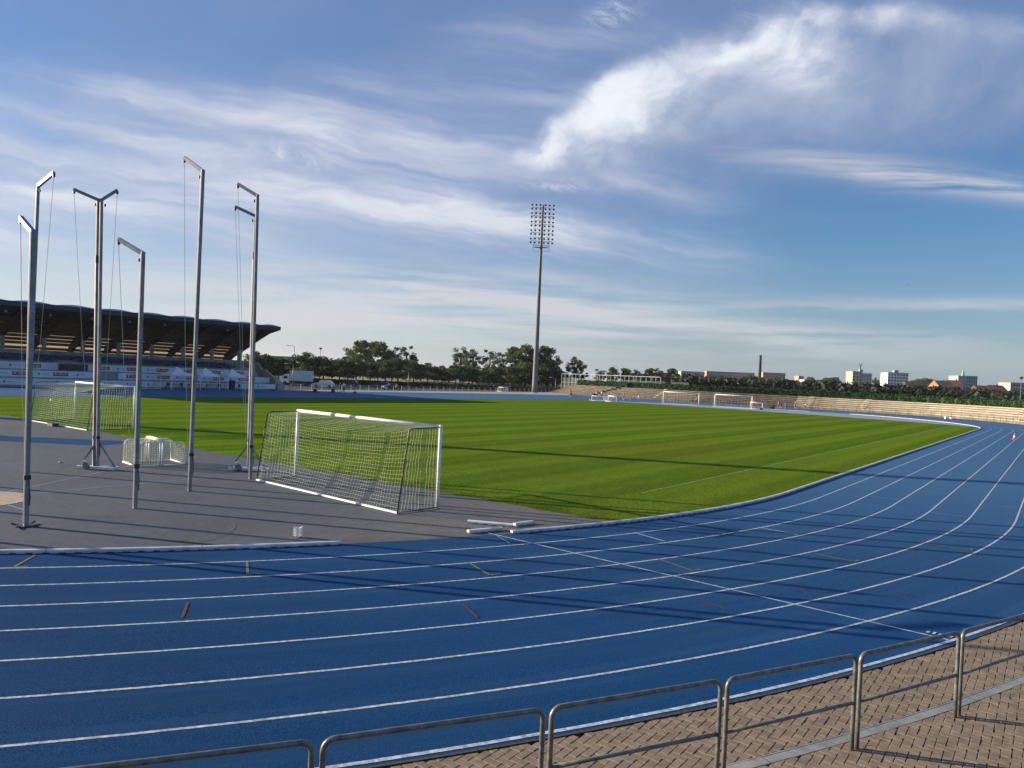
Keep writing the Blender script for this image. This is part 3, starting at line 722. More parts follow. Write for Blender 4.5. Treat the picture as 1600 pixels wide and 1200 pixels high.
# drainage channel in metre lengths, slotted
for i in range(26):
    a0 = -40 + i * 1.2055; a1 = a0 + 1.2055 - 0.006
    mb = MB(); zt_ = ZP + 0.002
    n = 8; vs = []; sunk = 0.025 if a0 < -27.3 else 0.003
    for j in range(n + 1):
        a = R(a0 + (a1 - a0) * j / n)
        for rr, z in ((DR0, ZP - 0.045), (DR0, zt_), (DR0 + 0.02, zt_), (DR0 + 0.022, zt_ - sunk), (DR1 - 0.022, zt_ - sunk), (DR1 - 0.02, zt_), (DR1, zt_), (DR1, ZP - 0.045)):
            vs.append((rr * math.cos(a), rr * math.sin(a), z))
    mb.add(vs, [(8 * q + t, 8 * q + t + 1, 8 * q + t + 9, 8 * q + t + 8)[::-1] for q in range(n) for t in range(7)])
    seg = mb.build('drain_channel', M['drain'], paving)
    if a0 >= -27.3: continue
    mb = MB()
    nb_ = 46
    for j in range(nb_):
        a = R(a0 + (a1 - a0) * (j + 0.5) / nb_); rr = (DR0 + DR1) / 2
        mb.box((rr * math.cos(a), rr * math.sin(a), zt_ - 0.006), (DR1 - DR0 - 0.045, 0.0135, 0.010), a)
    mb.build('grate', M['drain'], seg)
lit_ = MB(); rl = random.Random(9)
for k_ in range(220):
    a_ = R(rl.uniform(-36, -12)); rr = DR1 + abs(rl.gauss(0, 0.10)) + 0.01 if rl.random() < 0.75 else rl.uniform(46.4, 50)
    x, y = rr * math.cos(a_), rr * math.sin(a_); q = rl.uniform(0, 6.28); s_ = rl.uniform(0.006, 0.020)
    lit_.add([(x + s_ * math.cos(q + t_), y + s_ * math.sin(q + t_) * 0.7, ZP + 0.004 + 0.006 * (i_ % 2)) for i_, t_ in enumerate((0, 1.6, 3.1, 4.7))], [(0, 1, 2, 3)])
o = lit_.build('leaf_litter', simple('dry_leaf', (0.16, 0.085, 0.035), 0.9, 0, 0.4, 30)); tag(o, 'scattered dry leaf bits and grit along the drain channel', 'litter', kind='stuff')
# railing
RR = 47.72; ZR = ZP
def rail_panel(a_mid, span):
    c = Vector((RR * math.cos(a_mid), RR * math.sin(a_mid), ZR))
    lab = RAIL_LABELS.pop(0)
    t = thing('railing_panel', lab, 'railing', c, a_mid + math.pi / 2, 'tubular steel railing panels along the track')
    h = 1.045; hw = span / 2; r = 0.024; rc = 0.085
    path = [(-hw, 0, -0.04), (-hw, 0, 0.35), (-hw, 0, h - rc)] + [(-hw + rc - rc * math.cos(R(q)), 0, h - rc + rc * math.sin(R(q))) for q in (18, 36, 54, 72)] \
        + [(-hw + rc, 0, h), (0, 0, h), (hw - rc, 0, h)] + [(hw - rc + rc * math.sin(R(q)), 0, h - rc + rc * math.cos(R(q))) for q in (18, 36, 54, 72)] + [(hw, 0, h - rc), (hw, 0, 0.35), (hw, 0, -0.04)]
    mb = MB(); mb.tube(path, r, 12); mb.build('hoop_frame', M['galv'], t, True)
    mb = MB(); mb.tube([(-hw, 0, 0.52), (0, 0, 0.52), (hw, 0, 0.52)], r * 0.8, 10); mb.build('middle_rail', M['galv'], t, True)
RAIL_LABELS = ['steel railing panel mostly below the lower left edge of the picture', 'steel railing panel in front of the blue track, second from the left',
               'steel railing panel standing over the start of the brick paving', 'steel railing panel with the slotted drain grate running at its foot',
               'steel railing panel just left of the rightmost one', 'rightmost steel railing panel, cut by the picture edge']
joints = [-34.69, -32.41, -30.065, -27.73, -25.41, -23.075, -20.74]
for i in range(6):
    a0, a1 = R(joints[i]), R(joints[i + 1])
    rail_panel((a0 + a1) / 2, (a1 - a0) * RR - 0.085)

# ------------------------------------------------------------------ throwing cage
def cage_post(x, y, H, arms, label, joint=None, trolley=0.0, w=(0.098, 0.105), foot=False, ang=0.0, lean=0.0):
    t = thing('cage_post', label, 'cage post', (x, y, 0), 0, 'tall aluminium posts of the throwing cage')
    rz = math.atan2(-29.26 - y, 44.77 - x) + R(13 + 90)
    if lean:
        v_ = Vector((x - CAMP.x, y - CAMP.y, 0)).normalized(); t.rotation_mode = 'AXIS_ANGLE'; t.rotation_axis_angle = (-R(lean), v_.x, v_.y, 0)
    mb = MB()
    if joint:
        mb.box((0, 0, joint / 2), (w[0] * 1.25, w[1] * 1.2, joint), rz); mb.box((0, 0, (joint + H) / 2), (w[0], w[1], H - joint), rz)
    else: mb.box((0, 0, H / 2), (w[0], w[1], H), rz)
    # grooves of the extrusion
    for sg in (-1, 1):
        d = Matrix.Rotation(rz, 3, 'Z') @ Vector((sg * (w[0] / 2 + 0.004), 0, 0)); 
        mb.box((d.x, d.y, H / 2), (0.012, 0.035, H - 0.1), rz)
    mb.build('post', M['alu'], t)
    if joint:
        mb = MB(); mb.box((0, 0, joint), (w[0] * 1.45, w[1] * 1.4, 0.28), rz); mb.build('clamp_collar', M['black'], t)
    for (ax, ay, az, h0) in arms:
        p = Vector((0, 0, h0 - 0.05)); q = Vector((ax, ay, h0 + az))
        mb = MB(); mb.beam(p, q, 0.09, 0.11); arm = mb.build('arm', M['alu_dark'], t)
        mb = MB(); mb.box(q + Vector((0, 0, -0.09)), (0.07, 0.07, 0.11), rz); mb.build('pulley', M['black'], arm)
        e = Vector((ax, ay, 0)).normalized() * 0.12
        mb = MB(); mb.tube([q + Vector((0, 0, -0.12)), Vector((ax * 0.55, ay * 0.55, h0 * 0.45)), Vector((e.x, e.y, 1.15))], 0.0065, 4); mb.build('cord', M['net'], arm)
        mb = MB(); mb.box(Vector((e.x, e.y, h0 - 0.22)), (0.05, 0.05, 0.09), rz); mb.build('pulley', M['black'], arm)
    mb = MB(); mb.box((0, 0, 1.15), (w[0] * 1.45, w[1] * 1.15, 0.10), rz); mb.tube([(0.10, 0, 1.1), (0.14, 0.02, 0.8), (0.1, 0.03, 0.5)], 0.012, 5); mb.build('cleat', M['black'], t)
    if foot:
        mb = MB(); mb.box((0, 0, 0.012), (0.36, 0.36, 0.024), rz)
        for q in range(4):
            a_ = rz + R(45 + 90 * q); mb.tube([(0.2 * math.cos(a_), 0.2 * math.sin(a_), 0.02), (0.34 * math.cos(a_), 0.34 * math.sin(a_), 0.05)], 0.02, 6)
        mb.build('foot_plate', M['darkmetal'], t)
    if trolley:
        d = Vector((math.cos(trolley), math.sin(trolley), 0)); n_ = Vector((-d.y, d.x, 0))
        mb = MB(); mb.beam(d * -0.75 + Vector((0, 0, 0.06)), d * 0.75 + Vector((0, 0, 0.06)), 0.32, 0.10); base = mb.build('trolley_base', M['whiteish'], t)
        for sg in (-1, 1):
            mb = MB(); mb.beam(d * (0.68 * sg) + Vector((0, 0, 0.1)), Vector((0, 0, 1.05)), 0.05, 0.05); mb.build('brace', M['alu'], t)
        mb = MB(); c = d * -0.3 + n_ * -0.2 + Vector((0, 0, 0.14)); mb.tube([c - n_ * 0.04, c + n_ * 0.04], 0.12, 14); mb.build('wheel', M['alu_dark'], base)
        mb = MB(); mb.tube([c + d * 0.18 * math.cos(R(q)) - n_ * 0.06 + Vector((0, 0, 0.18 * math.sin(R(q)))) for q in range(0, 181, 20)], 0.022, 6); mb.build('mudguard', M['whiteish'], base)
        mb = MB(); c = d * 0.4 + Vector((0, 0, 0.13)); mb.beam(c - d * 0.16, c + d * 0.16, 0.18, 0.05); mb.build('weight', M['whiteish'], base)
VA = R(36.8)
cage_post(25.44, -22.27, 6.95, [(-0.9, 0.06, 0.38, 6.95)], 'short cage post at the left edge with a bolted foot plate', foot=True, lean=0.75)
cage_post(16.36, -19.02, 9.9, [(0.97, 0.11, 0.3, 9.9)], 'tall cage post behind the leftmost short post, arm leaning right', ang=VA, w=(0.092, 0.10))
cage_post(16.73, -16.98, 9.8, [(-0.82, -0.48, 0.33, 9.8)], 'rear post of the pair behind the left goal, with the left-pointing arm', lean=1.25, w=(0.092, 0.10), joint=7.6)
cage_post(16.92, -16.95, 9.78, [(0.10, 0.50, 0.40, 9.78)], 'front post of the pair on a wheeled white base behind the left goal', trolley=R(30), lean=1.25, w=(0.092, 0.10))
cage_post(24.8, -19.42, 6.95, [(-0.75, -0.3, 0.35, 6.95)], 'short cage post left of the small folded goals', lean=0.5)
cage_post(23.07, -16.89, 10.05, [(-0.72, -0.22, 0.42, 10.05)], 'tallest looking cage post, right of the small folded goals', ang=VA)
cage_post(21.92, -13.98, 10.05, [(-0.75, -0.3, 0.4, 10.05)], 'cage post at the left end of the near football goal', lean=0.9, w=(0.092, 0.10))
cage_post(20.06, -12.84, 9.75, [(-0.69, -0.43, 0.3, 9.75)], 'cage post on a wheeled white base beside the near football goal', trolley=R(30), joint=8.2, lean=0.7, w=(0.092, 0.10))
cage_post(17.6, -24.8, 6.95, [(0.9, 0.1, 0.36, 6.95)], 'short cage post left of the throwing circle, outside the picture', ang=VA)
cage_post(16.5, -22.1, 6.95, [(0.8, 0.0, 0.36, 6.95)], 'second short cage post left of the circle, outside the picture', ang=VA)
cage_post(23.2, -25.4, 6.95, [(-0.5, 0.7, 0.36, 6.95)], 'rear right short cage post behind the circle, outside the picture', ang=VA)
cage_post(20.2, -26.4, 6.95, [(0.0, 0.9, 0.36, 6.95)], 'rear left short cage post behind the circle, outside the picture', ang=VA)
mb = MB()
mb.beam((0, 0, 0.01), (0.32, -0.12, 0.03), 0.03, 0.02)
for o_ in (tag(mb.build('metal_peg', M['white']), 'small white peg lying on the grey surface left of the wheeled cage post', 'peg'),): o_.location = (14.3, -17.2, 0)

# ------------------------------------------------------------------ goals
def net_lines(mb, grid, r, skip=1, n=3):
    nu, nv = len(grid), len(grid[0])
    for i in range(nu): mb.tube(grid[i], r, n, caps=False)
    for j in range(nv): mb.tube([grid[i][j] for i in range(nu)], r, n, caps=False)
def goal(loc, rz, label, W=7.32, H=2.44, D=1.4, DT=1.2, cell=0.12, r=0.0035, pr_=0.055, sag=0.32, group='full-size football goals', base_white=True, dark='black', half_net=False, seed=1):
    t = thing('football_goal', label, 'goal', loc, rz, group)
    rr = random.Random(seed)
    hw = W / 2
    for sg in (-1, 1):
        mb = MB(); mb.tube([(sg * hw, 0, 0), (sg * hw, 0, H * 0.5), (sg * hw, 0, H + pr_)], pr_, 12); mb.build('goal_post', M['white'], t, True)
        mb = MB(); mb.tube([(sg * hw, -0.02, H - 0.02), (sg * hw, -DT * 0.85, H - 0.03), (sg * hw, -DT * 0.97, H - 0.07), (sg * hw, -DT, H - 0.16), (sg * hw, -D, 0.03), (sg * hw, -D * 0.5, 0.03), (sg * hw, -0.02, 0.03)], 0.019, 8)
        mb.build('side_frame', M[dark], t, True)
    mb = MB(); mb.tube([(-hw, 0, H + 0.0), (0, 0, H + 0.0), (hw, 0, H + 0.0)], pr_, 12); mb.build('crossbar', M['white'], t, True)
    mb = MB(); mb.beam((-hw, -D, 0.035), (hw, -D, 0.035), 0.06, 0.05); mb.build('base_bar', M['white'] if base_white else M[dark], t)
    nu = int(W / cell) + 1
    nt_, nb_ = max(2, int(DT / cell)), int(H / cell)
    grid = []
    for i in range(nu):
        u_ = i / (nu - 1); x = -hw + W * u_; s_ = 4 * u_ * (1 - u_); e = s_ ** 0.6
        w_ = 0.03 * math.sin(u_ * 23 + seed) + 0.02 * math.sin(u_ * 51 + seed)
        col = []
        for j in range(nt_ + nb_ + 1):
            if j <= nt_:
                q = j / nt_
                col.append(Vector((x, -DT * q * (1 - 0.10 * e), H - 0.03 - sag * e * q ** 1.5)))
            else:
                q = (j - nt_) / nb_
                top = Vector((x, -DT * (1 - 0.10 * e), H - 0.03 - sag * e)); bot = Vector((x, -D + 0.02, 0.05))
                p = top.lerp(bot, q); p.y += (0.10 * e + w_) * math.sin(q * math.pi); col.append(p + Vector((rr.uniform(-1, 1), 0, rr.uniform(-1, 1))) * cell * 0.05)
        grid.append(col)
    mb = MB(); net_lines(mb, grid, r)
    for sg in (-1, 1):
        nd = max(3, int(D / cell)); nh = int(H / cell); g2_ = []
        for i in range(nd + 1):
            q = i / nd; col = []
            for j in range(nh + 1):
                h = j / nh; dd = D + (DT - D) * h
                col.append(Vector((sg * hw + 0.03 * math.sin(h * 3.1) * math.sin(q * 3.1) * -sg, -dd * q + 0.10 * cell * math.sin(j * 1.3 + i), (H - 0.04) * h + 0.03 - 0.06 * math.sin(q * math.pi) * h)))
            g2_.append(col)
        net_lines(mb, g2_, r)
    mb.build('net', M['net'], t)
    return t
ga = goal((26.25, -12.75, 0), math.atan2(0.5, -7.6) + math.pi, 'near white football goal with sagging net standing on the grey surface', D=1.55, DT=1.25, r=0.0028, seed=3, W=7.5)
goal((-1.98, -8.4, 0.0), R(0.5), 'left white football goal standing on the grass edge behind the cage posts', D=2.55, DT=2.3, r=0.0052, sag=0.42, seed=8, W=7.6, cell=0.14)
mb = MB(); mb.box((-1.6, -11.3, 0.09), (0.7, 0.35, 0.18)); tag(mb.build('goal_weight', M['darkmetal']), 'dark ballast block under the back bar of the left goal', 'weight')
mb = MB(); mb.add([(0, 0, 0), (0.16, 0.02, 0.06), (0.10, 0.03, 0.20)], [(0, 1, 2), (2, 1, 0)]); o = mb.build('paper_scrap', M['white']); tag(o, 'tiny white paper scrap caught in the net of the left goal', 'scrap'); o.location = (-3.4, -10.85, 1.35)
goal((-18.4, 113.9, 0), R(14), 'far white football goal on the left, in front of the terrace', cell=0.6, r=0.006, D=1.6, DT=0.8, pr_=0.075, seed=5, W=7.32)
goal((-7.3, 113.9, 0), R(6), 'far white football goal on the right, in front of the terrace', cell=0.6, r=0.006, D=1.6, DT=0.8, pr_=0.075, seed=6, W=7.32)
def small_goal(loc, rz, label, W=1.55, H=0.98, D=1.0, r=0.0045, cell=0.085, group='small white training goals', bar=0.05):
    t = thing('training_goal', label, 'small goal', loc, rz, group); hw = W / 2
    mb = MB()
    for sg in (-1, 1):
        mb = MB(); mb.tube([(sg * hw, 0, 0), (sg * hw, 0, H)], bar * 0.7, 8); mb.build('goal_post', M['white'], t, True)
        mb = MB(); mb.tube([(sg * hw, 0, H - 0.05), (sg * hw, -D * 0.80, H - 0.07), (sg * hw, -D * 0.92, H - 0.12), (sg * hw, -D * 0.97, H - 0.24), (sg * hw, -D, 0.03), (sg * hw, 0, 0.03)], bar * 0.42, 6); mb.build('side_frame', M['white'], t, True)
    mb = MB(); mb.tube([(-hw, 0, H), (hw, 0, H)], bar, 8); mb.build('crossbar', M['white'], t, True)
    mb = MB(); mb.tube([(-hw, -D, 0.04), (hw, -D, 0.04)], bar * 0.7, 8); mb.build('base_bar', M['white'], t, True)
    nu = int(W / cell) + 1; g_ = []
    nv = int((H + D * 0.6) / cell)
    for i in range(nu):
        x = -hw + W * i / (nu - 1); col = []
        for j in range(nv + 1):
            q = j / nv; a_ = q * 1.0
            if a_ < 0.38: p = (-D * 0.93 * a_ / 0.38, H - 0.06 - 0.05 * a_ / 0.38)
            else: b_ = (a_ - 0.38) / 0.62; p = (-D * 0.93 - D * 0.07 * b_ - 0.06 * math.sin(b_ * 3.14), (H - 0.14) * (1 - b_) + 0.05)
            col.append(Vector((x, p[0], p[1] - 0.05 * math.sin(3.14 * i / (nu - 1)) * math.sin(3.14 * q))))
        g_.append(col)
    mb = MB(); net_lines(mb, g_, r)
    for sg in (-1, 1):
        g_ = []; nd = max(3, int(D / cell)); nh = int(H / cell)
        for i in range(nd + 1):
            q = i / nd; top = H - 0.06 - 0.05 * q
            g_.append([Vector((sg * hw, -D * q, 0.03 + (top - 0.03) * j / nh)) for j in range(nh + 1)])
        net_lines(mb, g_, r)
    mb.build('net', M['net'], t)
    return t
a_sg = math.atan2(0.22, -1.38)   # along the crossbars
small_goal((16.52, -14.62, 0), R(172) , 'small white goal folded against its twin, net reaching right', D=0.85, W=1.45)
small_goal((16.52, -14.52 + 0.14 - 0.34, 0), R(-8), 'small white goal against its twin, net reaching left towards the camera', D=0.85, W=1.45)
def small_at(px, depth, rz, label, W=2.2, H=1.0):
    p = at(px, depth); return small_goal((p.x, p.y, tz(p.x, p.y) + 0.01), rz, label, W=W, H=H, D=1.0, cell=0.3, r=0.012, bar=0.07)
small_at(935, 148, R(30), 'small white goal standing at the far corner of the pitch, left one of a pair', 2.4, 1.0)
small_at(958, 149, R(-20), 'small white goal standing at the far corner of the pitch, right one of a pair', 2.6, 1.1)
small_at(1183, 140, R(200), 'small white goal in front of the right far goal', 2.2, 1.3)
small_at(787, 196, R(10), 'small white goal left of the floodlight mast base', 2.8, 1.1)

# ------------------------------------------------------------------ floodlight masts
def mast(loc, H, look, label):
    t = thing('floodlight_mast', label, 'floodlight mast', loc, look, 'stadium floodlight masts')
    mb = MB(); mb.lathe([(0.78, 0), (0.74, 2), (0.52, H * 0.45), (0.36, H * 0.80), (0.30, H)], n=20); mb.build('pole', M['mast'], t, True)
    mb = MB(); mb.lathe([(1.1, 0), (1.1, 0.18), (0.85, 0.2)], n=20); mb.build('base_ring', M['conc2'], t)
    top = H
    mb = MB()
    hw = 2.75; rows = 5; gap = 2.30
    z0 = top - 10.3
    for k in range(rows):
        zc_ = top - 0.75 - k * gap
        mb.beam((0.42, -hw - 0.35, zc_), (0.42, hw + 0.35, zc_), 0.09, 0.09)
        mb.beam((0.32, -2.2, zc_ - 1.25), (0.32, 2.2, zc_ - 1.25), 0.10, 0.07)
    for s_ in (-2.2, 2.2): mb.beam((0.32, s_, top - 12.6), (0.32, s_, top - 1.0), 0.06, 0.06)
    for zz_ in (12.6, 11.6, 10.95): mb.beam((0.3, -2.2, top - zz_), (0.3, 2.2, top - zz_), 0.10, 0.07)
    mb.build('lamp_frame', M['darkmetal'], t)
    mb = MB(); mb.box((0.2, 0, top - 11.6), (1.2, 3.6, 0.06)); mb.build('service_platform', M['darkmetal'], t)
    l = MB(); l.lathe([(0.10, -0.16), (0.17, -0.10), (0.27, 0.05), (0.29, 0.12), (0.29, 0.14)], n=10); l.box((0, 0, -0.2), (0.16, 0.2, 0.16))
    lm = l.mesh('floodlight', [M['darkmetal']])
    for k in range(rows):
        zc_ = top - 0.75 - k * gap
        for s_ in (-1, 1):
            for c in range(6):
                y = (c - 2.5) * 1.12 + (0.12 if c > 2 else -0.12)
                inst('floodlight', lm, t, (0.72, y, zc_ + s_ * 0.53), rot=(0, R(68), R((c - 2.5) * 4)))
    return t
mloc = (-70.52, 135.01, 0)
mast(mloc, 51.4, math.atan2(45 - 135, 70), 'tall floodlight mast rising behind the far corner of the pitch')
mast((-66.0, -39.2, 0), 51.4, math.atan2(45 + 39, 66), 'floodlight mast behind the near left corner, outside the picture, casting a long shadow')

# ------------------------------------------------------------------ people
def person_mesh(pose, shirt, legs, legs_bare, hair, h=1.75):
    J = {'pelvis': (0, 0, .93), 'waist': (0, 0, 1.08), 'chest': (0, 0, 1.32), 'neck': (0, 0, 1.50), 'head': (0, .015, 1.60), 'crown': (0, .01, 1.70),
         'ls': (-.17, 0, 1.43), 'le': (-.23, -.02, 1.15), 'lw': (-.24, .06, .91), 'lh': (-.24, .09, .82),
         'rs': (.17, 0, 1.43), 're': (.23, -.02, 1.15), 'rw': (.24, .06, .91), 'rh': (.24, .09, .82),
         'lp': (-.09, 0, .90), 'lk': (-.10, .02, .50), 'la': (-.10, -.02, .09), 'lf': (-.11, .14, .03),
         'rp': (.09, 0, .90), 'rk': (.10, .02, .50), 'ra': (.10, -.02, .09), 'rf': (.11, .14, .03)}
    if pose == 'walk':
        J.update(lk=(-.10, .20, .52), la=(-.10, .22, .09), lf=(-.11, .38, .04), rk=(.10, -.06, .50), ra=(.10, -.34, .14), rf=(.11, -.22, .03),
                 le=(-.24, -.14, 1.18), lw=(-.22, -.10, .95), lh=(-.22, -.08, .86), re=(.24, .10, 1.17), rw=(.20, .26, 1.02), rh=(.19, .34, .98))
    if pose == 'sit':
        for k_ in J:
            x, y, z = J[k_]; J[k_] = (x, y, z - .45)
        J.update(lk=(-.12, .42, .47), la=(-.12, .44, .09), lf=(-.13, .58, .03), rk=(.12, .42, .47), ra=(.12, .40, .09), rf=(.13, .54, .03), lw=(-.16, .22, .60), lh=(-.14, .32, .55), rw=(.16, .22, .60), rh=(.14, .32, .55))
    if pose == 'bend':
        J.update(waist=(0, .10, 1.02), chest=(0, .32, 1.12), neck=(0, .48, 1.14), head=(0, .58, 1.12), crown=(0, .66, 1.10), ls=(-.17, .40, 1.12), rs=(.17, .40, 1.12),
                 le=(-.20, .44, .85), lw=(-.18, .50, .62), lh=(-.17, .52, .54), re=(.20, .44, .85), rw=(.18, .50, .62), rh=(.17, .52, .54))
    if pose == 'arms':
        J.update(le=(-.30, .04, 1.22), lw=(-.16, .16, 1.10), lh=(-.08, .18, 1.10), re=(.32, .0, 1.22), rw=(.18, .10, 1.02), rh=(.12, .10, .98))
    rad = {'pelvis': .145, 'waist': .125, 'chest': .155, 'neck': .055, 'head': .095, 'crown': .07, 's': .062, 'e': .043, 'w': .030, 'h': .036, 'p': .095, 'k': .06, 'a': .04, 'f': .04}
    E_ = [('pelvis', 'waist'), ('waist', 'chest'), ('chest', 'neck'), ('neck', 'head'), ('head', 'crown')]
    for s_ in 'lr': E_ += [('chest', s_ + 's'), (s_ + 's', s_ + 'e'), (s_ + 'e', s_ + 'w'), (s_ + 'w', s_ + 'h'), ('pelvis', s_ + 'p'), (s_ + 'p', s_ + 'k'), (s_ + 'k', s_ + 'a'), (s_ + 'a', s_ + 'f')]
    names = list(J); me = bpy.data.meshes.new('skeleton')
    me.from_pydata([J[k_] for k_ in names], [(names.index(a_), names.index(b_)) for a_, b_ in E_], [])
    o = bpy.data.objects.new('skeleton', me); COL.objects.link(o)
    md = o.modifiers.new('skin', 'SKIN'); md.use_smooth_shade = True
    for i, k_ in enumerate(names):
        r_ = rad.get(k_, rad.get(k_[1:], .05)); me.skin_vertices[0].data[i].radius = (r_, r_)
    me.skin_vertices[0].data[0].use_root = True
    sub = o.modifiers.new('sub', 'SUBSURF'); sub.levels = 1
    dg = bpy.context.evaluated_depsgraph_get(); ev = o.evaluated_get(dg)
    out = bpy.data.meshes.new_from_object(ev); bpy.data.objects.remove(o)
    out.materials.clear()
    for m__ in (M['skin'], shirt, legs, M['hair'], M['black']): out.materials.append(m__)
    P3 = {k_: Vector(v_) for k_, v_ in J.items()}
    segs = []
    for a_, b_ in E_:
        if (a_, b_) in (('neck', 'head'), ('head', 'crown')): mi = 0
        elif a_ in ('chest', 'waist', 'ls', 'rs') or (a_, b_) == ('pelvis', 'waist'): mi = 1
        elif a_[1:] in ('e', 'w'): mi = 0
        elif b_[1:] == 'f': mi = 4
        elif a_[1:] == 'k' and legs_bare: mi = 0
        else: mi = 2
        segs.append((P3[a_], P3[b_], mi))
    for p in out.polygons:
        c = p.center; best = (1e9, 0)
        for a_, b_, mi in segs:
            ab = b_ - a_; t_ = max(0, min(1, (c - a_).dot(ab) / ab.length_squared)); d = (c - a_ - ab * t_).length
            if d < best[0]: best = (d, mi)
        mi = best[1]
        hd = (c - P3['crown'])
        if hd.length < .115 and (c - P3['head']).y < 0.05: mi = 3
        p.material_index = mi; p.use_smooth = True
    return out
def cloth(name, c): return simple(name, c, 0.8, 0, 0.1, 5)
CL = {'white': cloth('white_shirt', (.75, .73, .7)), 'red': cloth('red_shirt', (.5, .05, .05)), 'black': cloth('black_cloth', (.02, .02, .025)), 'navy': cloth('navy_cloth', (.03, .04, .09)),
      'pink': cloth('pink_shirt', (.62, .25, .25)), 'yellow': cloth('yellow_shirt', (.6, .4, .08)), 'grey': cloth('grey_cloth', (.2, .2, .22)), 'brown': cloth('brown_cloth', (.16, .08, .05))}
def person(px, depth, z, pose, shirt, legs, bare, face, label):
    p = at(px, depth)
    t = thing('person', label, 'person', (p.x, p.y, z if z is not None else 0.1), face)
    o = bpy.data.objects.new('body', person_mesh(pose, CL[shirt], CL[legs], bare, 0)); COL.objects.link(o); o.parent = t
    mb = MB(); mb.lathe([(0.02, 0.125), (0.07, 0.10), (0.098, 0.04), (0.10, -0.01), (0.07, -0.03)], n=10)
    hpos = {'sit': (0, 0, 1.17), 'bend': (0, .62, 1.14)}.get(pose, (0, 0, 1.625))
    h_ = mb.build('hair', M['hair'], t, True); h_.location = hpos
    if pose == 'bend': h_.rotation_euler = (R(-80), 0, 0)
    return t
PEOPLE = [
    (892, 160, 0.11, 'walk', 'pink', 'red', True, 1.0, 'person in pink top and red shorts walking at the far left of the terrace'),
    (928, 172, 0.11, 'stand', 'red', 'black', True, 2.2, 'person in red shirt standing beside a person in white near the terrace'),
    (933, 166, 0.11, 'stand', 'white', 'black', True, 1.2, 'person in white shirt standing right beside the person in red'),
    (941, 170, 0.11, 'stand', 'white', 'navy', False, 0.3, 'person in white shirt with dark trousers behind the small goals'),
    (968, 173, 0.11, 'bend', 'yellow', 'brown', True, 2.0, 'person in yellow bending at the terrace foot right of the small goals'),
    (976, 176, 0.11, 'stand', 'brown', 'black', True, 2.0, 'person in brown standing next to the bending one in yellow'),
    (999, 168, 0.11, 'sit', 'white', 'white', True, 3.6, 'person in white sitting alone at the terrace foot left of the far goals'),
    (1083, 150, 0.11, 'walk', 'black', 'black', True, 1.9, 'person in black walking inside the left far goal frame'),
    (1089, 150, 0.11, 'walk', 'white', 'black', True, 1.9, 'person in white shirt and black shorts inside the left far goal frame'),
    (1179, 142, 0.11, 'stand', 'brown', 'black', True, 3.0, 'person in brown standing at the right post of the right far goal'),
    (1218, 146, 0.11, 'walk', 'grey', 'brown', True, 1.2, 'person in grey stepping along the terrace, left of the group of runners'),
    (1222, 148, 0.11, 'bend', 'brown', 'black', True, 2.6, 'person in brown bending forward in front of the lit terrace'),
    (1229, 147, 0.11, 'bend', 'brown', 'grey', True, 0.6, 'person leaning over beside the bending person in brown'),
    (1244, 150, 0.11, 'stand', 'brown', 'black', True, 2.6, 'person in brown standing before the railing of the lit terrace'),
    (1259, 151, 0.11, 'bend', 'white', 'black', True, 4.0, 'person in white bending near the terrace stairs'),
    (538, 124, 0.11, 'arms', 'white', 'black', False, 0.3, 'person in white shirt and black trousers standing on the footpath by the car park'),
    (532, 126, 0.11, 'stand', 'black', 'black', True, 5.0, 'person in dark clothes standing beside the person in black trousers'),
    (620, 140, 0.11, 'walk', 'pink', 'black', True, 1.2, 'person in pink top and black shorts walking on the footpath right of the hurdles'),
]
for a_ in PEOPLE: person(*a_)
def gear(px, depth, z, dims, key, name, label, cat):
    p = at(px, depth, z); t = thing(name, label, cat, p, 0.4)
    mb = MB(); mb.box((0, 0, dims[2] / 2), dims); mb.box((0.05, 0, dims[2] + 0.03), (dims[0] * .6, dims[1] * .7, 0.06)); mb.build('bag_body', M[key], t)
    mb = MB(); mb.tube([(-dims[0] * .3, 0, dims[2]), (-dims[0] * .2, 0, dims[2] + .14), (dims[0] * .2, 0, dims[2] + .14), (dims[0] * .3, 0, dims[2])], 0.02, 5); mb.build('strap', M['black'], t)
gear(1208, 143, 0.1, (0.9, 0.4, 0.45), 'black', 'sports_bag', 'large black sports bag on the track before the far terrace', 'bag')
gear(1191, 139, 0.0, (0.5, 0.3, 0.25), 'black', 'sports_bag', 'small black bag right of the small goal at the far right goal', 'bag')
gear(555, 125, 0.1, (0.5, 0.3, 0.25), 'black', 'sports_bag', 'small dark bag left on the footpath right of the standing pair', 'bag')
gear(493, 119, 0.1, (0.5, 0.4, 0.5), 'black', 'sports_bag', 'black bag on the footpath in front of the white car', 'bag')
gear(521, 121, 0.1, (0.45, 0.4, 0.7), 'black', 'sports_bag', 'upright black bag on the footpath left of the standing pair', 'bag')
# hurdles
def hurdle(px, depth, label):
    p = at(px, depth, 0.1); t = thing('hurdle', label, 'hurdle', p, R(40), 'white hurdles on the footpath')
    for s_ in (-1, 1):
        mb = MB(); mb.beam((s_ * .5, 0, 0), (s_ * .5, 0, 0.95), 0.09, 0.09); mb.box((s_ * .5, 0.3, 0.04), (0.08, 0.7, 0.07)); mb.build('upright', M['white'], t)
    mb = MB(); mb.box((0, 0, 0.98), (1.2, 0.05, 0.09)); mb.build('top_bar', M['whiteish'], t)
hurdle(601, 134, 'white hurdle standing on the footpath in front of the dark car')
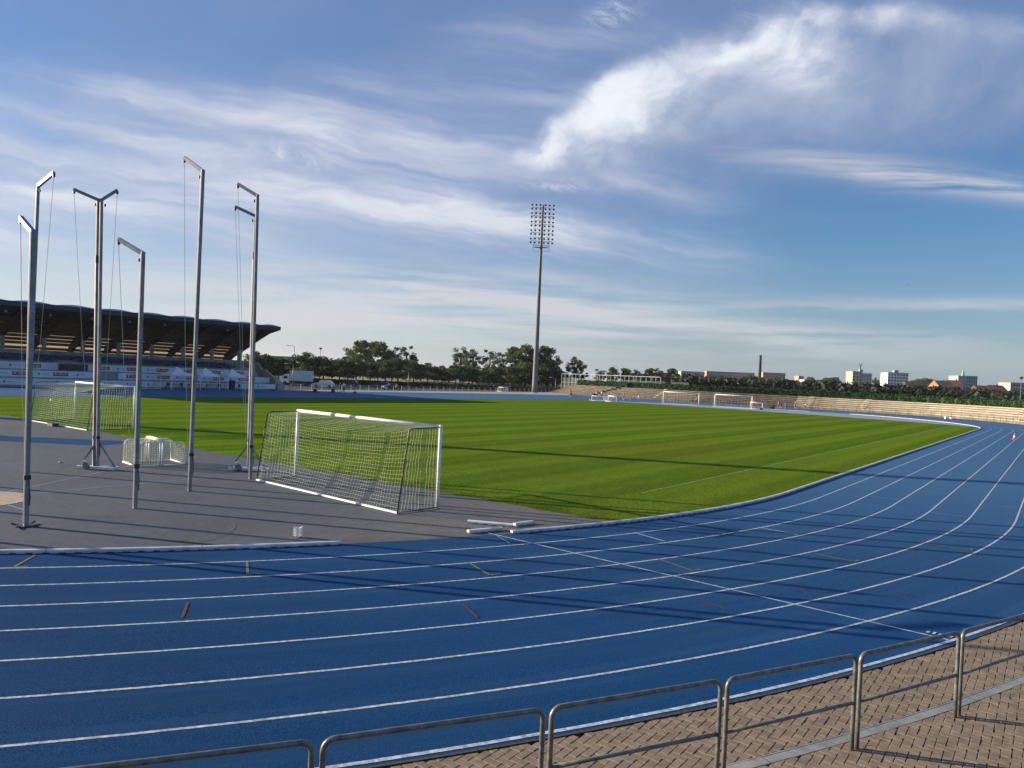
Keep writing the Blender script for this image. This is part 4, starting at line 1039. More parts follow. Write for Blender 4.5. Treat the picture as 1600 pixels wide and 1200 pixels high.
# white low benches
def bench(px, depth, z, L_, label, rz=0.2):
    p = at(px, depth, z); t = thing('low_bench', label, 'bench', p, rz, 'low white benches by the far track')
    mb = MB(); mb.box((0, 0, 0.42), (L_, 0.35, 0.07)); mb.build('seat', M['white'], t)
    for s_ in (-1, 1): mb = MB(); mb.box((s_ * L_ * .4, 0, 0.2), (0.08, 0.3, 0.38)); mb.build('leg', M['white'], t)
bench(980, 160, 0.1, 1.8, 'low white bench at the terrace foot behind the far straight', 0.6)
bench(1483, 132, 0.1, 1.5, 'low white bench at the foot of the lit terrace near the track corner', 0.9)
bench(527, 122, 0.1, 2.2, 'low white bench on the footpath beside the standing pair', 0.9)
mb = MB(); mb.box((0, 0, 0.05), (3.6, 1.2, 0.1)); o = mb.build('landing_mat', M['white']); o.location = at(936, 150, 0.05); o.rotation_euler[2] = .64; tag(o, 'flat white mat lying left of the small goals at the far corner', 'mat')
mb = MB(); mb.box((0, 0, 0.03), (7, 0.7, 0.05)); o = mb.build('white_board', M['white']); o.location = at(1235, 141, 0.08); o.rotation_euler[2] = .25; tag(o, 'long flat white board lying on the track in front of the people', 'board')
# traffic cone
t = thing('traffic_cone', 'orange and white traffic cone standing on a lane line of the right straight', 'cone', (41.2, 60.99, tz(41.2, 61)), 0.3)
mb = MB(); mb.box((0, 0, 0.02), (0.36, 0.36, 0.04)); mb.build('base', M['orange'], t)
mb = MB(); mb.lathe([(0.14, 0.04), (0.11, 0.20)], n=14); mb.lathe([(0.075, 0.36), (0.03, 0.62)], n=14); mb.build('cone_body', M['orange'], t, True)
mb = MB(); mb.lathe([(0.112, 0.20), (0.076, 0.36)], n=14); mb.build('white_band', M['white'], t, True)

# ------------------------------------------------------------------ main stand
st = thing('grandstand', 'roofed grandstand with curved dark timber ribs, blue seats and white banners', 'grandstand', (0, 0, 0))
Y0, Y1 = 0.0, 43.9
frames = [-2.0 + 5.03 * i for i in range(10)]
mb = MB()
mb.xprism([(-60.3, -0.05), (-60.3, 1.15), (-62.0, 1.15), (-62.0, 2.15), (-63.6, 2.15), (-63.6, 3.05), (-64.4, 3.05), (-64.4, 3.30), (-65.3, 3.30), (-65.3, 3.40), (-66.2, 3.40), (-66.2, 3.55), (-67.2, 3.55), (-67.2, 3.70), (-68.2, 3.70), (-68.2, 4.45), (-73.0, 4.45), (-73.0, -0.05)], -3.0, Y1)
mb.build('seating_tiers', M['conc2'], st)
for y in (45.2,):
    mb = MB(); mb.xprism([(-60.6, 0), (-60.6, 1.9), (-63.5, 3.4), (-64.6, 3.4), (-66.3, 4.6), (-73, 4.8), (-73, 0)], y, y + 0.25); mb.build('end_wall', M['conc'], st)
    mb = MB(); mb.xprism([(-60.6, 0), (-60.6, 1.3), (-62.5, 2.4), (-65.0, 2.4), (-67.0, 1.6), (-67.0, 0)], y + 0.25, y + 1.5); mb.build('end_stair', M['conc2'], st)
    mb = MB(); mb.box((-60.45, y + 0.95, 0.55), (0.3, 1.4, 1.1)); mb.build('front_wall_extension', M['conc2'], st)
# seats
mb = MB()
for ri, (x, z) in enumerate(((-64.75, 3.30), (-65.65, 3.40), (-66.6, 3.55), (-67.6, 3.70))):
    y = -2.8
    while y < Y1 - 3.3:
        if not (13.2 < y < 16.4 and ri < 2):
            mb.box((x, y, z + 0.20), (0.42, 0.42, 0.05)); mb.box((x - 0.22, y, z + 0.38), (0.05, 0.42, 0.36))
        y += 0.5
o = mb.build('seats', M['seat'], st); o['kind'] = 'stuff'
mb = MB(); mb.box((-68.25, 21, 4.55), (0.2, 48.4, 0.50)); mb.build('rear_parapet', M['conc2'], st)
# text for red panels
def text_mesh(body, size):
    cu = bpy.data.curves.new('lettering', 'FONT'); cu.body = body; cu.size = size; cu.align_x = 'CENTER'; cu.align_y = 'CENTER'; cu.extrude = 0.002
    o = bpy.data.objects.new('lettering', cu); COL.objects.link(o)
    me = bpy.data.meshes.new_from_object(o.evaluated_get(bpy.context.evaluated_depsgraph_get())); bpy.data.objects.remove(o)
    me.materials.clear(); me.materials.append(M['white']); return me
TXT = text_mesh('ORLEN', 0.40)
def banner_row(x, z0, z1, y0, y1, ylogos, parent, emb=True, logos=True):
    b_ = MB(); b_.box((x, (y0 + y1) / 2, (z0 + z1) / 2), (0.03, y1 - y0, z1 - z0)); bo = b_.build('banner', M['banner'], parent)
    zc_ = (z0 + z1) / 2; h = (z1 - z0)
    for yy in ylogos:
        if not (y0 + 0.9 < yy < y1 - 0.9): continue
        if logos:
            q = MB(); q.box((x + 0.020, yy, zc_), (0.01, 1.85, h * 0.52)); q.build('red_panel', M['bred'], bo)
            o = inst('lettering', TXT, bo, (x + 0.029, yy + 0.22, zc_), rot=(R(90), 0, R(90)), scale=(0.85, h * 0.85, 1))
            q = MB(); q.add([(x + 0.029, yy - 0.75, zc_ + 0.12), (x + 0.029, yy - 0.50, zc_ + 0.14), (x + 0.029, yy - 0.44, zc_ + 0.02), (x + 0.029, yy - 0.60, zc_ + 0.03), (x + 0.029, yy - 0.66, zc_ - 0.15)], [(0, 1, 2, 3, 4)[::-1]]); q.build('emblem', M['white'], bo)
        ye = yy + 2.1
        if y0 < ye < y1 - 1.2 and emb:
            q = MB(); q.box((x + 0.020, ye, zc_), (0.01, 0.26, 0.26)); q.build('emblem', M['bblue'], bo)
            q = MB()
            for i in range(5): q.box((x + 0.020, ye + 0.42 + i * 0.17, zc_), (0.008, 0.11, 0.10))
            q.build('small_print', M['bgrey'], bo)
L1 = [0.6 + 4.72 * i for i in range(12)]
banner_row(-63.56, 2.22, 3.12, -3, 13.0, L1, st)
banner_row(-63.56, 2.22, 3.12, 16.6, 42.8, [18.8 + 4.3 * i for i in range(6)], st)
banner_row(-61.96, 1.22, 2.10, -3, 17.4, [-1.4 + 4.72 * i for i in range(12)], st)
banner_row(-61.96, 1.22, 2.10, 20.2, 45.0, [22.3 + 4.45 * i for i in range(6)], st)
banner_row(-60.26, 0.25, 1.05, -3, 45.0, [-2.4 + 3.0 * i for i in range(18)], st, True, False)
# dark openings in the second tier
for y0_, y1_ in ((13.2, 16.4),):
    mb = MB(); mb.box((-63.0, (y0_ + y1_) / 2, 2.62), (0.9, y1_ - y0_, 0.9)); mb.build('vomitory_wall', M['darkmetal'], st)
mb = MB(); mb.box((-61.94, 18.8, 1.62), (0.06, 2.4, 0.85)); mb.build('gate', M['bgrey'], st)
# ribs, columns, braces
under = [(-58.5, 10.02), (-61.3, 9.45), (-63.9, 8.45), (-66.6, 7.25), (-69.3, 6.15), (-71.3, 5.35), (-72.3, 4.75)]
over = [(-73.2, 4.75), (-72.6, 5.9), (-70.2, 7.35), (-67.2, 8.6), (-64.3, 9.55), (-61.4, 10.15), (-58.5, 10.50)]
rib = MB(); rib.xprism(under + over, -0.22, 0.22); ribm = rib.mesh('roof_rib', [M['timber']])
colm = MB(); colm.box((-68.5, 0, 5.7), (0.42, 0.42, 2.6)); colme = colm.mesh('column', [M['conc2']])
brm = MB(); brm.beam((-69.2, 0, 6.1), (-65.6, 0, 8.5), 0.14, 0.18); brme = brm.mesh('brace', [M['darkmetal']])
pm = MB()
for y in frames:
    inst('roof_rib', ribm, st, (0, y, 0)); inst('column', colme, st, (0, y, 0))
inst('roof_rib', ribm, st, (0, Y1 + 0.12, 0)); inst('column', colme, st, (-0.0, Y1 - 0.4, 0)); inst('brace', brme, st, (0, Y1 - 0.4, 0))
# roof skin between ribs: translucent sheet carried by deep purlins, vaulted membrane on top
def samp(c, t):
    L_ = [0]
    for a_, b_ in zip(c[:-1], c[1:]): L_.append(L_[-1] + math.dist(a_, b_))
    d = t * L_[-1]
    for i in range(len(c) - 1):
        if d <= L_[i + 1] + 1e-9:
            q = (d - L_[i]) / (L_[i + 1] - L_[i]); return (c[i][0] + (c[i + 1][0] - c[i][0]) * q, c[i][1] + (c[i + 1][1] - c[i][1]) * q)
    return c[-1]
ov = over[::-1]
mb = MB(); N = 24
yy = [Y0 - 4.0, Y1 + 0.3]
vs = []
for i in range(N + 1):
    p = samp(ov, i / N)
    for y in yy: vs.append((p[0], y, p[1] - 0.10))
mb.add(vs, [(2 * i, 2 * i + 1, 2 * i + 3, 2 * i + 2) for i in range(N)])
mb.build('translucent_roof_sheet', M['poly'], st)
for i in range(17):
    t_ = 0.035 + i * 0.058
    if t_ > 0.99: break
    p = samp(ov, t_); q = samp(ov, min(1, t_ + 0.01)); d = Vector((q[0] - p[0], 0, q[1] - p[1])).normalized(); n_ = Vector((d.z, 0, -d.x))
    if n_.z > 0: n_ = -n_
    dep = 0.30
    c = Vector((p[0], 0, p[1] - 0.13)) + n_ * dep / 2
    mb = MB(); mb.beam((c.x, Y0 - 4, c.z), (c.x, Y1 + 0.25, c.z), dep, (0.30 if i > 6 else 0.46) if i > 3 else 0.60, up=tuple(d)); mb.build('purlin', M['timber'], st)
mb = MB(); mb.box((-58.42, (Y0 - 4.0 + Y1 + 0.3) / 2, 10.30), (0.16, Y1 + 4.3, 0.62)); mb.build('front_fascia', M['fascia'], st)
mb = MB(); mb.xprism([(-58.5, 10.2), (-58.5, 10.5), (-61.4, 10.0), (-61.4, 9.75)], Y0 - 3.8, Y1 + 0.1); mb.build('front_soffit', M['fascia'], st)
for bi in range(10):
    ya = frames[0] - 2.6 + bi * 5.03; yb = ya + 5.03 * 0.96
    ya = max(ya, Y0 - 4.0); yb = min(yb, Y1 + 0.2)
    mb = MB(); vs = []; K = 10
    for i in range(K + 1):
        y = ya + (yb - ya) * i / K; hgt_ = math.sin(math.pi * i / K) * 0.24
        for j in range(7):
            p = samp(ov, j / 6 * 0.42); fall = 1 - j / 6 * 0.9
            vs.append((p[0] - 0.1, y, p[1] + 0.10 + hgt_ * fall))
    mb.add(vs, [(7 * i + j, 7 * i + j + 1, 7 * i + j + 8, 7 * i + j + 7) for i in range(K) for j in range(6)])
    mb.add([vs[7 * i] for i in range(K + 1)] + [(-58.6, yb, 10.5), (-58.6, ya, 10.5)], [tuple(range(K + 3))])
    mb.build('roof_vault', M['membrane'], st, False)
for i, y in enumerate([f + 2.5 for f in frames[:-1]]):
    mb = MB(); mb.lathe([(0.05, 0.25), (0.16, 0.18), (0.19, 0.0), (0.17, -0.04)], (-60.1, y, 9.25), 10); mb.build('roof_speaker', M['conc2'], st)
mb = MB(); mb.lathe([(0.06, 0.28), (0.2, 0.2), (0.22, 0.0)], (-59.6, 43.6, 9.62), 10); mb.build('roof_speaker', M['black'], st)

# marquee tents
def tent(px, label, W=3.1, depth=None):
    dep = depth
    p = at(px, dep); t = thing('marquee_tent', label, 'tent', (-57.3, p.y, 0.1), 0, 'white pop-up tents in front of the grandstand')
    h = W / 2
    mb = MB(); mb.add([(-h, -h, 2.15), (h, -h, 2.15), (h, h, 2.15), (-h, h, 2.15), (0, 0, 3.25), (-h, -h, 1.92), (h, -h, 1.92), (h, h, 1.92), (-h, h, 1.92), (-h * .45, -h * .45, 2.58), (h * .45, -h * .45, 2.58), (h * .45, h * .45, 2.58), (-h * .45, h * .45, 2.58)],
                      [(0, 1, 10, 9), (1, 2, 11, 10), (2, 3, 12, 11), (3, 0, 9, 12), (9, 10, 4), (10, 11, 4), (11, 12, 4), (12, 9, 4), (5, 6, 1, 0), (6, 7, 2, 1), (7, 8, 3, 2), (8, 5, 0, 3)])
    mb.build('canopy', M['tent'], t)
    for a_ in (-1, 1):
        for b_ in (-1, 1): mb = MB(); mb.box((a_ * h * .97, b_ * h * .97, 1.0), (0.06, 0.06, 2.0)); mb.build('leg', M['white'], t)
    return t
def yplane(px, X_):
    "y of the vertical plane x = X_ under a bearing"
    d = FWD + RIGHT * ((px - 800) / FPX); return CAMP.y + d.y * (X_ - CAMP.x) / d.x
for i, (px, lab) in enumerate(((276, 'leftmost white pop-up tent in front of the grandstand'), (320, 'middle white pop-up tent in front of the grandstand'), (362, 'rightmost white pop-up tent, partly behind a cage post'))):
    y = yplane(px, -57.3); t = tent(px, lab, depth=100); t.location = (-57.3, y, 0.1)
def table(px, label):
    y = yplane(px, -57.6); t = thing('folding_table', label, 'table', (-57.6, y, 0.1), R(90), 'folding tables under the tents')
    mb = MB(); mb.box((0, 0, 0.74), (1.8, 0.7, 0.04)); mb.build('table_top', M['darkmetal'], t)
    for s_ in (-1, 1):
        for q in (-1, 1): mb = MB(); mb.box((s_ * .8, q * .28, 0.36), (0.04, 0.04, 0.72)); mb.build('leg', M['darkmetal'], t)
table(270, 'dark folding table under the leftmost tent'); table(306, 'dark folding table under the middle tent'); table(332, 'dark folding table between the middle and right tents')
def chair(px, label):
    y = yplane(px, -57.0); t = thing('folding_chair', label, 'chair', (-57.0, y, 0.1), R(90), 'dark chairs under the tents')
    mb = MB(); mb.box((0, 0, 0.45), (0.42, 0.42, 0.05)); mb.build('seat', M['black'], t)
    mb = MB(); mb.box((0, -0.2, 0.72), (0.42, 0.05, 0.42)); mb.build('backrest', M['black'], t)
    for s_ in (-1, 1):
        for q in (-1, 1): mb = MB(); mb.box((s_ * .18, q * .18, 0.22), (0.04, 0.04, 0.44)); mb.build('leg', M['black'], t)
for px, lab in ((262, 'dark chair at the left side of the leftmost tent'), (283, 'dark chair at the right side of the leftmost tent'), (342, 'dark chair left of the right tent'), (373, 'dark chair right of the rightmost tent')): chair(px, lab)
y = yplane(363, -57.4); t = thing('speaker_cabinet', 'tall black cabinet standing under the rightmost tent', 'cabinet', (-57.4, y, 0.1))
mb = MB(); mb.box((0, 0, 0.75), (0.6, 0.7, 1.5)); mb.build('cabinet_body', M['black'], t); mb = MB(); mb.box((0.31, 0, 0.8), (0.03, 0.55, 1.2)); mb.build('grille', M['darkmetal'], t)
y = yplane(246, -56.6); t = thing('ground_tarp', 'pale folded tarpaulin lying in front of the leftmost tent', 'tarpaulin', (-56.4, y, 0.1))
mb = MB()
vs = []; 
for i in range(9):
    for j in range(4): vs.append((j * 0.5 - 0.7, i * 0.55 - 2.4, 0.03 + 0.16 * abs(math.sin(i * 0.9 + j)) * math.sin(math.pi * i / 8)))
mb.add(vs, [(4 * i + j, 4 * i + j + 1, 4 * i + j + 5, 4 * i + j + 4) for i in range(8) for j in range(3)]); mb.build('sheet', M['banner'], t)

# ------------------------------------------------------------------ terrace at the far side
foot = [(54, 84), (50.5, 97), (46, 108), (40, 118.5), (33.5, 127.5), (23, 135), (8, 138.5), (-8, 138), (-26, 136), (-48, 140), (-70, 147)]
# smooth the plan curve
def catmull(P_, n=6):
    out = []
    for i in range(len(P_) - 1):
        p0 = P_[max(i - 1, 0)]; p1 = P_[i]; p2 = P_[i + 1]; p3 = P_[min(i + 2, len(P_) - 1)]
        for k in range(n):
            t = k / n
            out.append(tuple(0.5 * ((2 * p1[a]) + (-p0[a] + p2[a]) * t + (2 * p0[a] - 5 * p1[a] + 4 * p2[a] - p3[a]) * t * t + (-p0[a] + 3 * p1[a] - 3 * p2[a] + p3[a]) * t ** 3) for a in (0, 1)))
    out.append(P_[-1]); return out
fp = catmull(foot)
nrm = []
for i in range(len(fp)):
    a_ = Vector(fp[max(i - 1, 0)]); b_ = Vector(fp[min(i + 1, len(fp) - 1)]); d = (b_ - a_).normalized(); nrm.append(Vector((d.y, -d.x)))
if nrm[10].dot(Vector((0, 1))) < 0: nrm = [-q for q in nrm]
def offp(i, o): return (fp[i][0] + nrm[i].x * o, fp[i][1] + nrm[i].y * o)
ter = thing('terrace', 'curved concrete spectator terrace with stepped rows below the long hedge', 'terrace')
ROWS = 6; RISE = 0.40; TREAD = 0.85
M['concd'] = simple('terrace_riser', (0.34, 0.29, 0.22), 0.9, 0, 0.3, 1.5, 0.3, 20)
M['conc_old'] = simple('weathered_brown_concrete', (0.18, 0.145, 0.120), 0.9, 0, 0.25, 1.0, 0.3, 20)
M['riser_old'] = simple('weathered_shaded_riser', (0.10, 0.08, 0.068), 0.9, 0, 0.3, 1.5)  # weathered brown, darkened further for the shade under the nosing
M['riser'] = simple('shaded_riser', (0.19, 0.155, 0.115), 0.9, 0, 0.18, 0.5)  # darker than the treads: shade of the recess put into the colour
cut_i = min(range(len(fp)), key=lambda i: abs(fp[i][0] + 2.0))
for r_ in range(ROWS):
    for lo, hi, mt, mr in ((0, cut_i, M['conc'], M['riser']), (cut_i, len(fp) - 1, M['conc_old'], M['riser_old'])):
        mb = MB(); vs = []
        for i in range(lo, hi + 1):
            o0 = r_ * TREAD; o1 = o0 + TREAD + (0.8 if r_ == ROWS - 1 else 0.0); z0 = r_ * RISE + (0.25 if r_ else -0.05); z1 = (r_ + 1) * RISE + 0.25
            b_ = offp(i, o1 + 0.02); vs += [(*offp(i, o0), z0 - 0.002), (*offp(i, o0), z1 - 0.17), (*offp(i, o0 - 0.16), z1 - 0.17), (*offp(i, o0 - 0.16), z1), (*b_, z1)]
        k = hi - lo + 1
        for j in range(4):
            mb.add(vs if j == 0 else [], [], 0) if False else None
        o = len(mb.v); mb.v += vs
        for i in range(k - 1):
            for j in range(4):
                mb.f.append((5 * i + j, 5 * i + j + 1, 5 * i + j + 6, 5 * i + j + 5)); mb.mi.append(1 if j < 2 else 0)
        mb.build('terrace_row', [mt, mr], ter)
# stairs through the terrace (dark gaps) and handrails
def terr_s(px):
    best = min(range(len(fp)), key=lambda i: abs((lambda q: q[0] if q else 1e9)(project((*fp[i], 0.3))) - px)); return best
for px in (1022, 1262, 1345, 1586):
    i = terr_s(px); a_ = Vector(fp[i]); n_ = nrm[i]; tdir = Vector((-n_.y, n_.x)); ang = math.atan2(n_.y, n_.x)
    # refine along segment
    best = None
    for s_ in np.linspace(-4, 4, 81):
        q = a_ + tdir * s_; pj = project((q.x, q.y, 0.5))
        if pj and (best is None or abs(pj[0] - px) < best[0]): best = (abs(pj[0] - px), q)
    a_ = best[1]
    mb = MB()
    for k in range(12):
        o_ = k * TREAD / 2 + 0.12; c = a_ + n_ * o_; mb.box((c.x, c.y, 0.25 + (k + 1) * RISE / 2 + 0.06), (TREAD / 2, 1.1, 0.14), ang, mi=0)
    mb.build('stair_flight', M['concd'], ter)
    for sg in (-1, 1):
        e = a_ + tdir * sg * 0.6; g0 = e + n_ * 0.0; g1 = e + n_ * (ROWS * TREAD)
        mb = MB(); mb.tube([(g0.x, g0.y, 0.2), (g0.x, g0.y, 1.45), (g1.x, g1.y, 3.65), (g1.x, g1.y, 2.6)], 0.028, 6); mb.build('handrail', M['darkmetal'], ter)
# row of small posts on the rows (backless seat brackets / fence posts)
posts = MB(); fpost = MB(); fpost.box((0, 0, 0.5), (0.05, 0.05, 1.0)); fpm = fpost.mesh('fence_post', [M['darkmetal']])
fence = thing('terrace_fence', 'thin dark railing running along the foot of the far terrace', 'fence')
acc = 0; last = Vector(offp(0, -0.5)); railpts = [(*offp(0, -0.5), 1.05)]
npost = 0
for i in range(1, len(fp)):
    q = Vector(offp(i, -0.5)); L_ = (q - last).length; k = max(1, round(L_ / 2.0))
    for j in range(k):
        c = last.lerp(q, j / k); 
        inst('fence_post', fpm, fence, (c.x, c.y, 0.08))
    railpts.append((q.x, q.y, 1.05)); last = q
mb = MB(); mb.tube(railpts, 0.02, 5); mb.build('top_rail', M['darkmetal'], fence)
mb = MB()
for i in range(len(fp) - 1):
    a_ = Vector(offp(i, 0)); b_ = Vector(offp(i + 1, 0))
    for r_ in range(0, ROWS):
        L_ = (b_ - a_).length; k = max(1, round(L_ / 2.4))
        for j in range(k):
            c = a_.lerp(b_, j / k) + nrm[i] * (r_ * TREAD + 0.06); mb.box((c.x, c.y, (r_ + 1) * RISE + 0.25 + 0.03), (0.05, 0.06, 0.10))
o = mb.build('seat_brackets', M['darkmetal'], ter); o['kind'] = 'stuff'
# left end cheek with slope of earth and stair
mb = MB(); e0 = Vector(fp[-1]); n_ = nrm[-1]; td = Vector((n_.y, -n_.x)) ; 
if td.x > 0: td = -td
vs = [(*(e0), 0), (*(e0 + n_ * 6), 0), (*(e0 + n_ * 6), 2.65), (*(e0 + n_ * 4.5), 2.6), (*(e0 + td * 6), 0), (*(e0 + td * 6 + n_ * 6), 0)]
mb.add(vs, [(0, 3, 4), (3, 2, 5, 4), (2, 1, 5), (0, 4, 5, 1)]); mb.build('end_bank', M['roofb'], ter)

# hedge along the top: leafy mass (one long clipped hedge)
rng = np.random.default_rng(5)
def leaf_cards(P_, size, name, mat_, nrmj=1.0, parent=None, ret_mesh=False, flat=0.0):
    "one small folded quad per point"
    n = len(P_); P_ = np.asarray(P_)
    a_ = rng.normal(size=(n, 3)); a_ /= np.linalg.norm(a_, axis=1)[:, None]
    b_ = rng.normal(size=(n, 3)); b_ -= (a_ * b_).sum(1)[:, None] * a_; b_ /= np.linalg.norm(b_, axis=1)[:, None]
    s_ = (size * rng.uniform(0.6, 1.4, n))[:, None]
    V = np.stack([P_ - a_ * s_ - b_ * s_ * .6, P_ + a_ * s_ - b_ * s_ * .5, P_ + a_ * s_ * .9 + b_ * s_ * .6, P_ - a_ * s_ * .8 + b_ * s_ * .7], 1).reshape(-1, 3)
    me = bpy.data.meshes.new(name); me.vertices.add(4 * n); me.vertices.foreach_set('co', V.ravel())
    me.loops.add(4 * n); me.loops.foreach_set('vertex_index', np.arange(4 * n)); me.polygons.add(n)
    me.polygons.foreach_set('loop_start', np.arange(0, 4 * n, 4)); me.polygons.foreach_set('loop_total', np.full(n, 4)); me.materials.append(mat_); me.update(); me.validate()
    if ret_mesh: return me
    return inst(name, me, parent)
hp = []; core = MB(); vs = []
HO, HW, HZ0, HZ1 = ROWS * TREAD + 1.0, 1.3, 2.55, 4.02
for i in range(len(fp)):
    for o_, z in ((HO + .12, HZ0 - .6), (HO + .12, HZ1 - .15), (HO + HW - .1, HZ1 - .15), (HO + HW - .1, HZ0 - 2.6)): vs.append((*offp(i, o_), z))
core.add(vs, [(4 * i + j, 4 * i + j + 1, 4 * i + j + 5, 4 * i + j + 4) for i in range(len(fp) - 1) for j in range(3)])
hedge = thing('hedge', 'long clipped dark green hedge along the top of the far terrace', 'hedge')
for i in range(len(fp) - 1):
    a_ = np.array(fp[i]); b_ = np.array(fp[i + 1]); n_ = np.array(nrm[i]); L_ = np.linalg.norm(b_ - a_); k = int(L_ * 150)
    t_ = rng.random(k)[:, None]; base = a_ + (b_ - a_) * t_
    face = rng.random(k) < 0.62
    o_ = np.where(face, HO + rng.normal(0, .07, k), HO + rng.random(k) * HW); z = np.where(face, HZ0 + rng.random(k) * (HZ1 - HZ0), HZ1 + rng.normal(0, .06, k) + 0.07 * np.sin(base[:, 0] * 1.3))
    q = base + n_[None] * o_[:, None]; hp.append(np.column_stack([q, z]))
core.build('hedge_core', M['hedge'], hedge)
leaf_cards(np.concatenate(hp), 0.10, 'hedge_leaves', M['hedge'], parent=hedge)

# white posts of the court fence above the hedge
cf = thing('court_fence', 'tall white posted sports court fence rising above the left part of the hedge', 'fence')
pa, pb = at(878, 226), at(1030, 196)
M['cpost'] = simple('grey_white_post_paint', (0.38, 0.39, 0.40), 0.5, 0, 0.1, 2)
cpm = MB(); cpm.box((0, 0, 2.95), (0.10, 0.10, 5.9)); cpme = cpm.mesh('fence_post', [M['cpost']])
rr_ = random.Random(4); ts = sorted([i / 24 + rr_.uniform(-.012, .012) for i in range(25)])
for t_ in ts: c = pa.lerp(pb, t_); inst('fence_post', cpme, cf, c)
mb = MB(); mb.beam(pa + Vector((0, 0, 5.85)), pb + Vector((0, 0, 5.85)), 0.08, 0.10); mb.build('top_rail', M['cpost'], cf)
mb = MB(); mb.beam(pa + Vector((0, 0, 3.3)), pb + Vector((0, 0, 3.3)), 0.05, 0.06); mb.build('lower_rail', M['cpost'], cf)
m_, nt, b = mat('green_mesh_netting'); tb = nt.nodes.new('ShaderNodeBsdfTransparent'); ms = nt.nodes.new('ShaderNodeMixShader'); ms.inputs[0].default_value = 0.35
b.inputs['Base Color'].default_value = (0.02, 0.06, 0.05, 1); nt.links.new(tb.outputs[0], ms.inputs[1]); nt.links.new(b.outputs[0], ms.inputs[2]); nt.links.new(ms.outputs[0], nt.nodes['Material Output'].inputs[0]); M['mesh'] = m_
mb = MB(); qa, qb = pa + Vector((0, 0.3, 0)), at(1075, 188) + Vector((0, 0.3, 0)); mb.add([qa + Vector((0, 0, 1)), qb + Vector((0, 0, 1)), qb + Vector((0, 0, 4.7)), qa + Vector((0, 0, 4.7))], [(0, 1, 2, 3)]); mb.build('netting', M['mesh'], cf)

# ------------------------------------------------------------------ steel fence, cars, lamp posts on the left
sf = thing('steel_fence', 'grey steel post and rail fence between the footpath and the car park', 'fence')
fa, fb = Vector((-61.8, 49, 0.08)), Vector((-76.2, 157, 0.08)); k = 42
fpo = MB(); fpo.box((0, 0, 0.55), (0.06, 0.06, 1.1)); fpom = fpo.mesh('fence_post', [M['alu_dark']])
for i in range(k + 1): inst('fence_post', fpom, sf, fa.lerp(fb, i / k))
for z in (1.08, 0.6): mb = MB(); mb.tube([fa + Vector((0, 0, z)), fb + Vector((0, 0, z))], 0.03, 6); mb.build('fence_rail', M['alu_dark'], sf)
# low dark hedge behind the car park and a dry bank
mb = MB(); A = at(455, 205), at(890, 236); B_ = at(890, 262), at(455, 232)
mb.add([A[0], A[1], B_[0] + Vector((0, 0, 1.3)), B_[1] + Vector((0, 0, 1.3)), B_[0] + Vector((20, 60, 1.3)), B_[1] + Vector((-60, 60, 1.3))], [(0, 1, 2, 3), (3, 2, 4, 5)])
tag(structure(mb.build('dry_bank', M['earth'])), 'dry tan bank rising behind the car park')
pts_h = []
for i in range(9000):
    t_ = rng.random(); px = 440 + 460 * t_; p = at(px, 184 + 44 * t_ + rng.normal(0, .5)); pts_h.append((p.x, p.y, rng.random() ** 0.7 * 1.35))
o = leaf_cards(pts_h, 0.22, 'low_hedge', M['hedge']); tag(o, 'low dark hedge between the car park and the dry bank', 'hedge')
def car(px, depth, rz, label, paint, suv=True, L_=4.4):
    p = at(px, depth, 0.03); t = thing('parked_car', label, 'car', p, rz, 'cars parked behind the steel fence')
    Hh = 1.62 if suv else 1.42; w = 0.88
    prof = [(-L_ / 2, .45), (-L_ / 2 + .05, .85), (-L_ / 2 + .35, 1.0), (-L_ * .43, 1.02), (-L_ * .34, Hh - .08), (-L_ * .2, Hh), (L_ * .10, Hh), (L_ * .25, 1.06), (L_ * .42, .95), (L_ / 2 - .02, .78), (L_ / 2, .42), (L_ * .42, .28), (-L_ * .42, .28)]
    mb = MB(); n = len(prof)
    vs = [(x, s_ * (w - (0.16 if z > 1.1 else 0.0)), z) for s_ in (-1, 1) for x, z in prof]
    mb.add(vs, [tuple(range(n)), tuple(range(2 * n - 1, n - 1, -1))] + [(n + i, n + (i + 1) % n, (i + 1) % n, i) for i in range(n)]); mb.build('body', paint, t)
    mb = MB()
    for s_ in (-1, 1):
        yv = s_ * (w - 0.075)
        q = [(-L_ * .385, yv + s_ * .01, 1.10), (-L_ * .31, yv - s_ * .045, Hh - .16), (L_ * .07, yv - s_ * .045, Hh - .13), (L_ * .205, yv + s_ * .01, 1.10)]
        mb.add([(a_, b_ + s_ * 0.0, c) for a_, b_, c in q] + [(a_, b_ - s_ * 0.03, c) for a_, b_, c in q], [(0, 1, 2, 3), (3, 2, 1, 0)])
    mb.build('side_window', M['glass'], t)
    mb = MB(); mb.add([(L_ * .115, -.66, Hh - .06), (L_ * .115, .66, Hh - .06), (L_ * .25 + .01, .74, 1.10), (L_ * .25 + .01, -.74, 1.10)], [(0, 1, 2, 3), (3, 2, 1, 0)]); mb.build('windscreen', M['glass'], t)
    for xx in (-L_ * .31, L_ * .31):
        for s_ in (-1, 1):
            mb = MB(); mb.tube([(xx, s_ * (w - .18), .33), (xx, s_ * (w + .01), .33)], .33, 14); wo_ = mb.build('wheel', M['tyre'], t)
            mb = MB(); mb.tube([(xx, s_ * (w + .005), .33), (xx, s_ * (w + .02), .33)], .19, 10); mb.build('rim', M['alu'], wo_)
    for s_ in (-1, 1): mb = MB(); mb.box((L_ / 2 - .03, s_ * .62, .76), (.08, .36, .14)); mb.build('headlight', M['white'], t)
paint = lambda n, c: simple(n, c, 0.28, 0.1, 0.03, 1)
PW, PD, PN = paint('white_car_paint', (.62, .64, .68)), paint('black_car_paint', (.02, .022, .03)), paint('navy_car_paint', (.02, .03, .06))
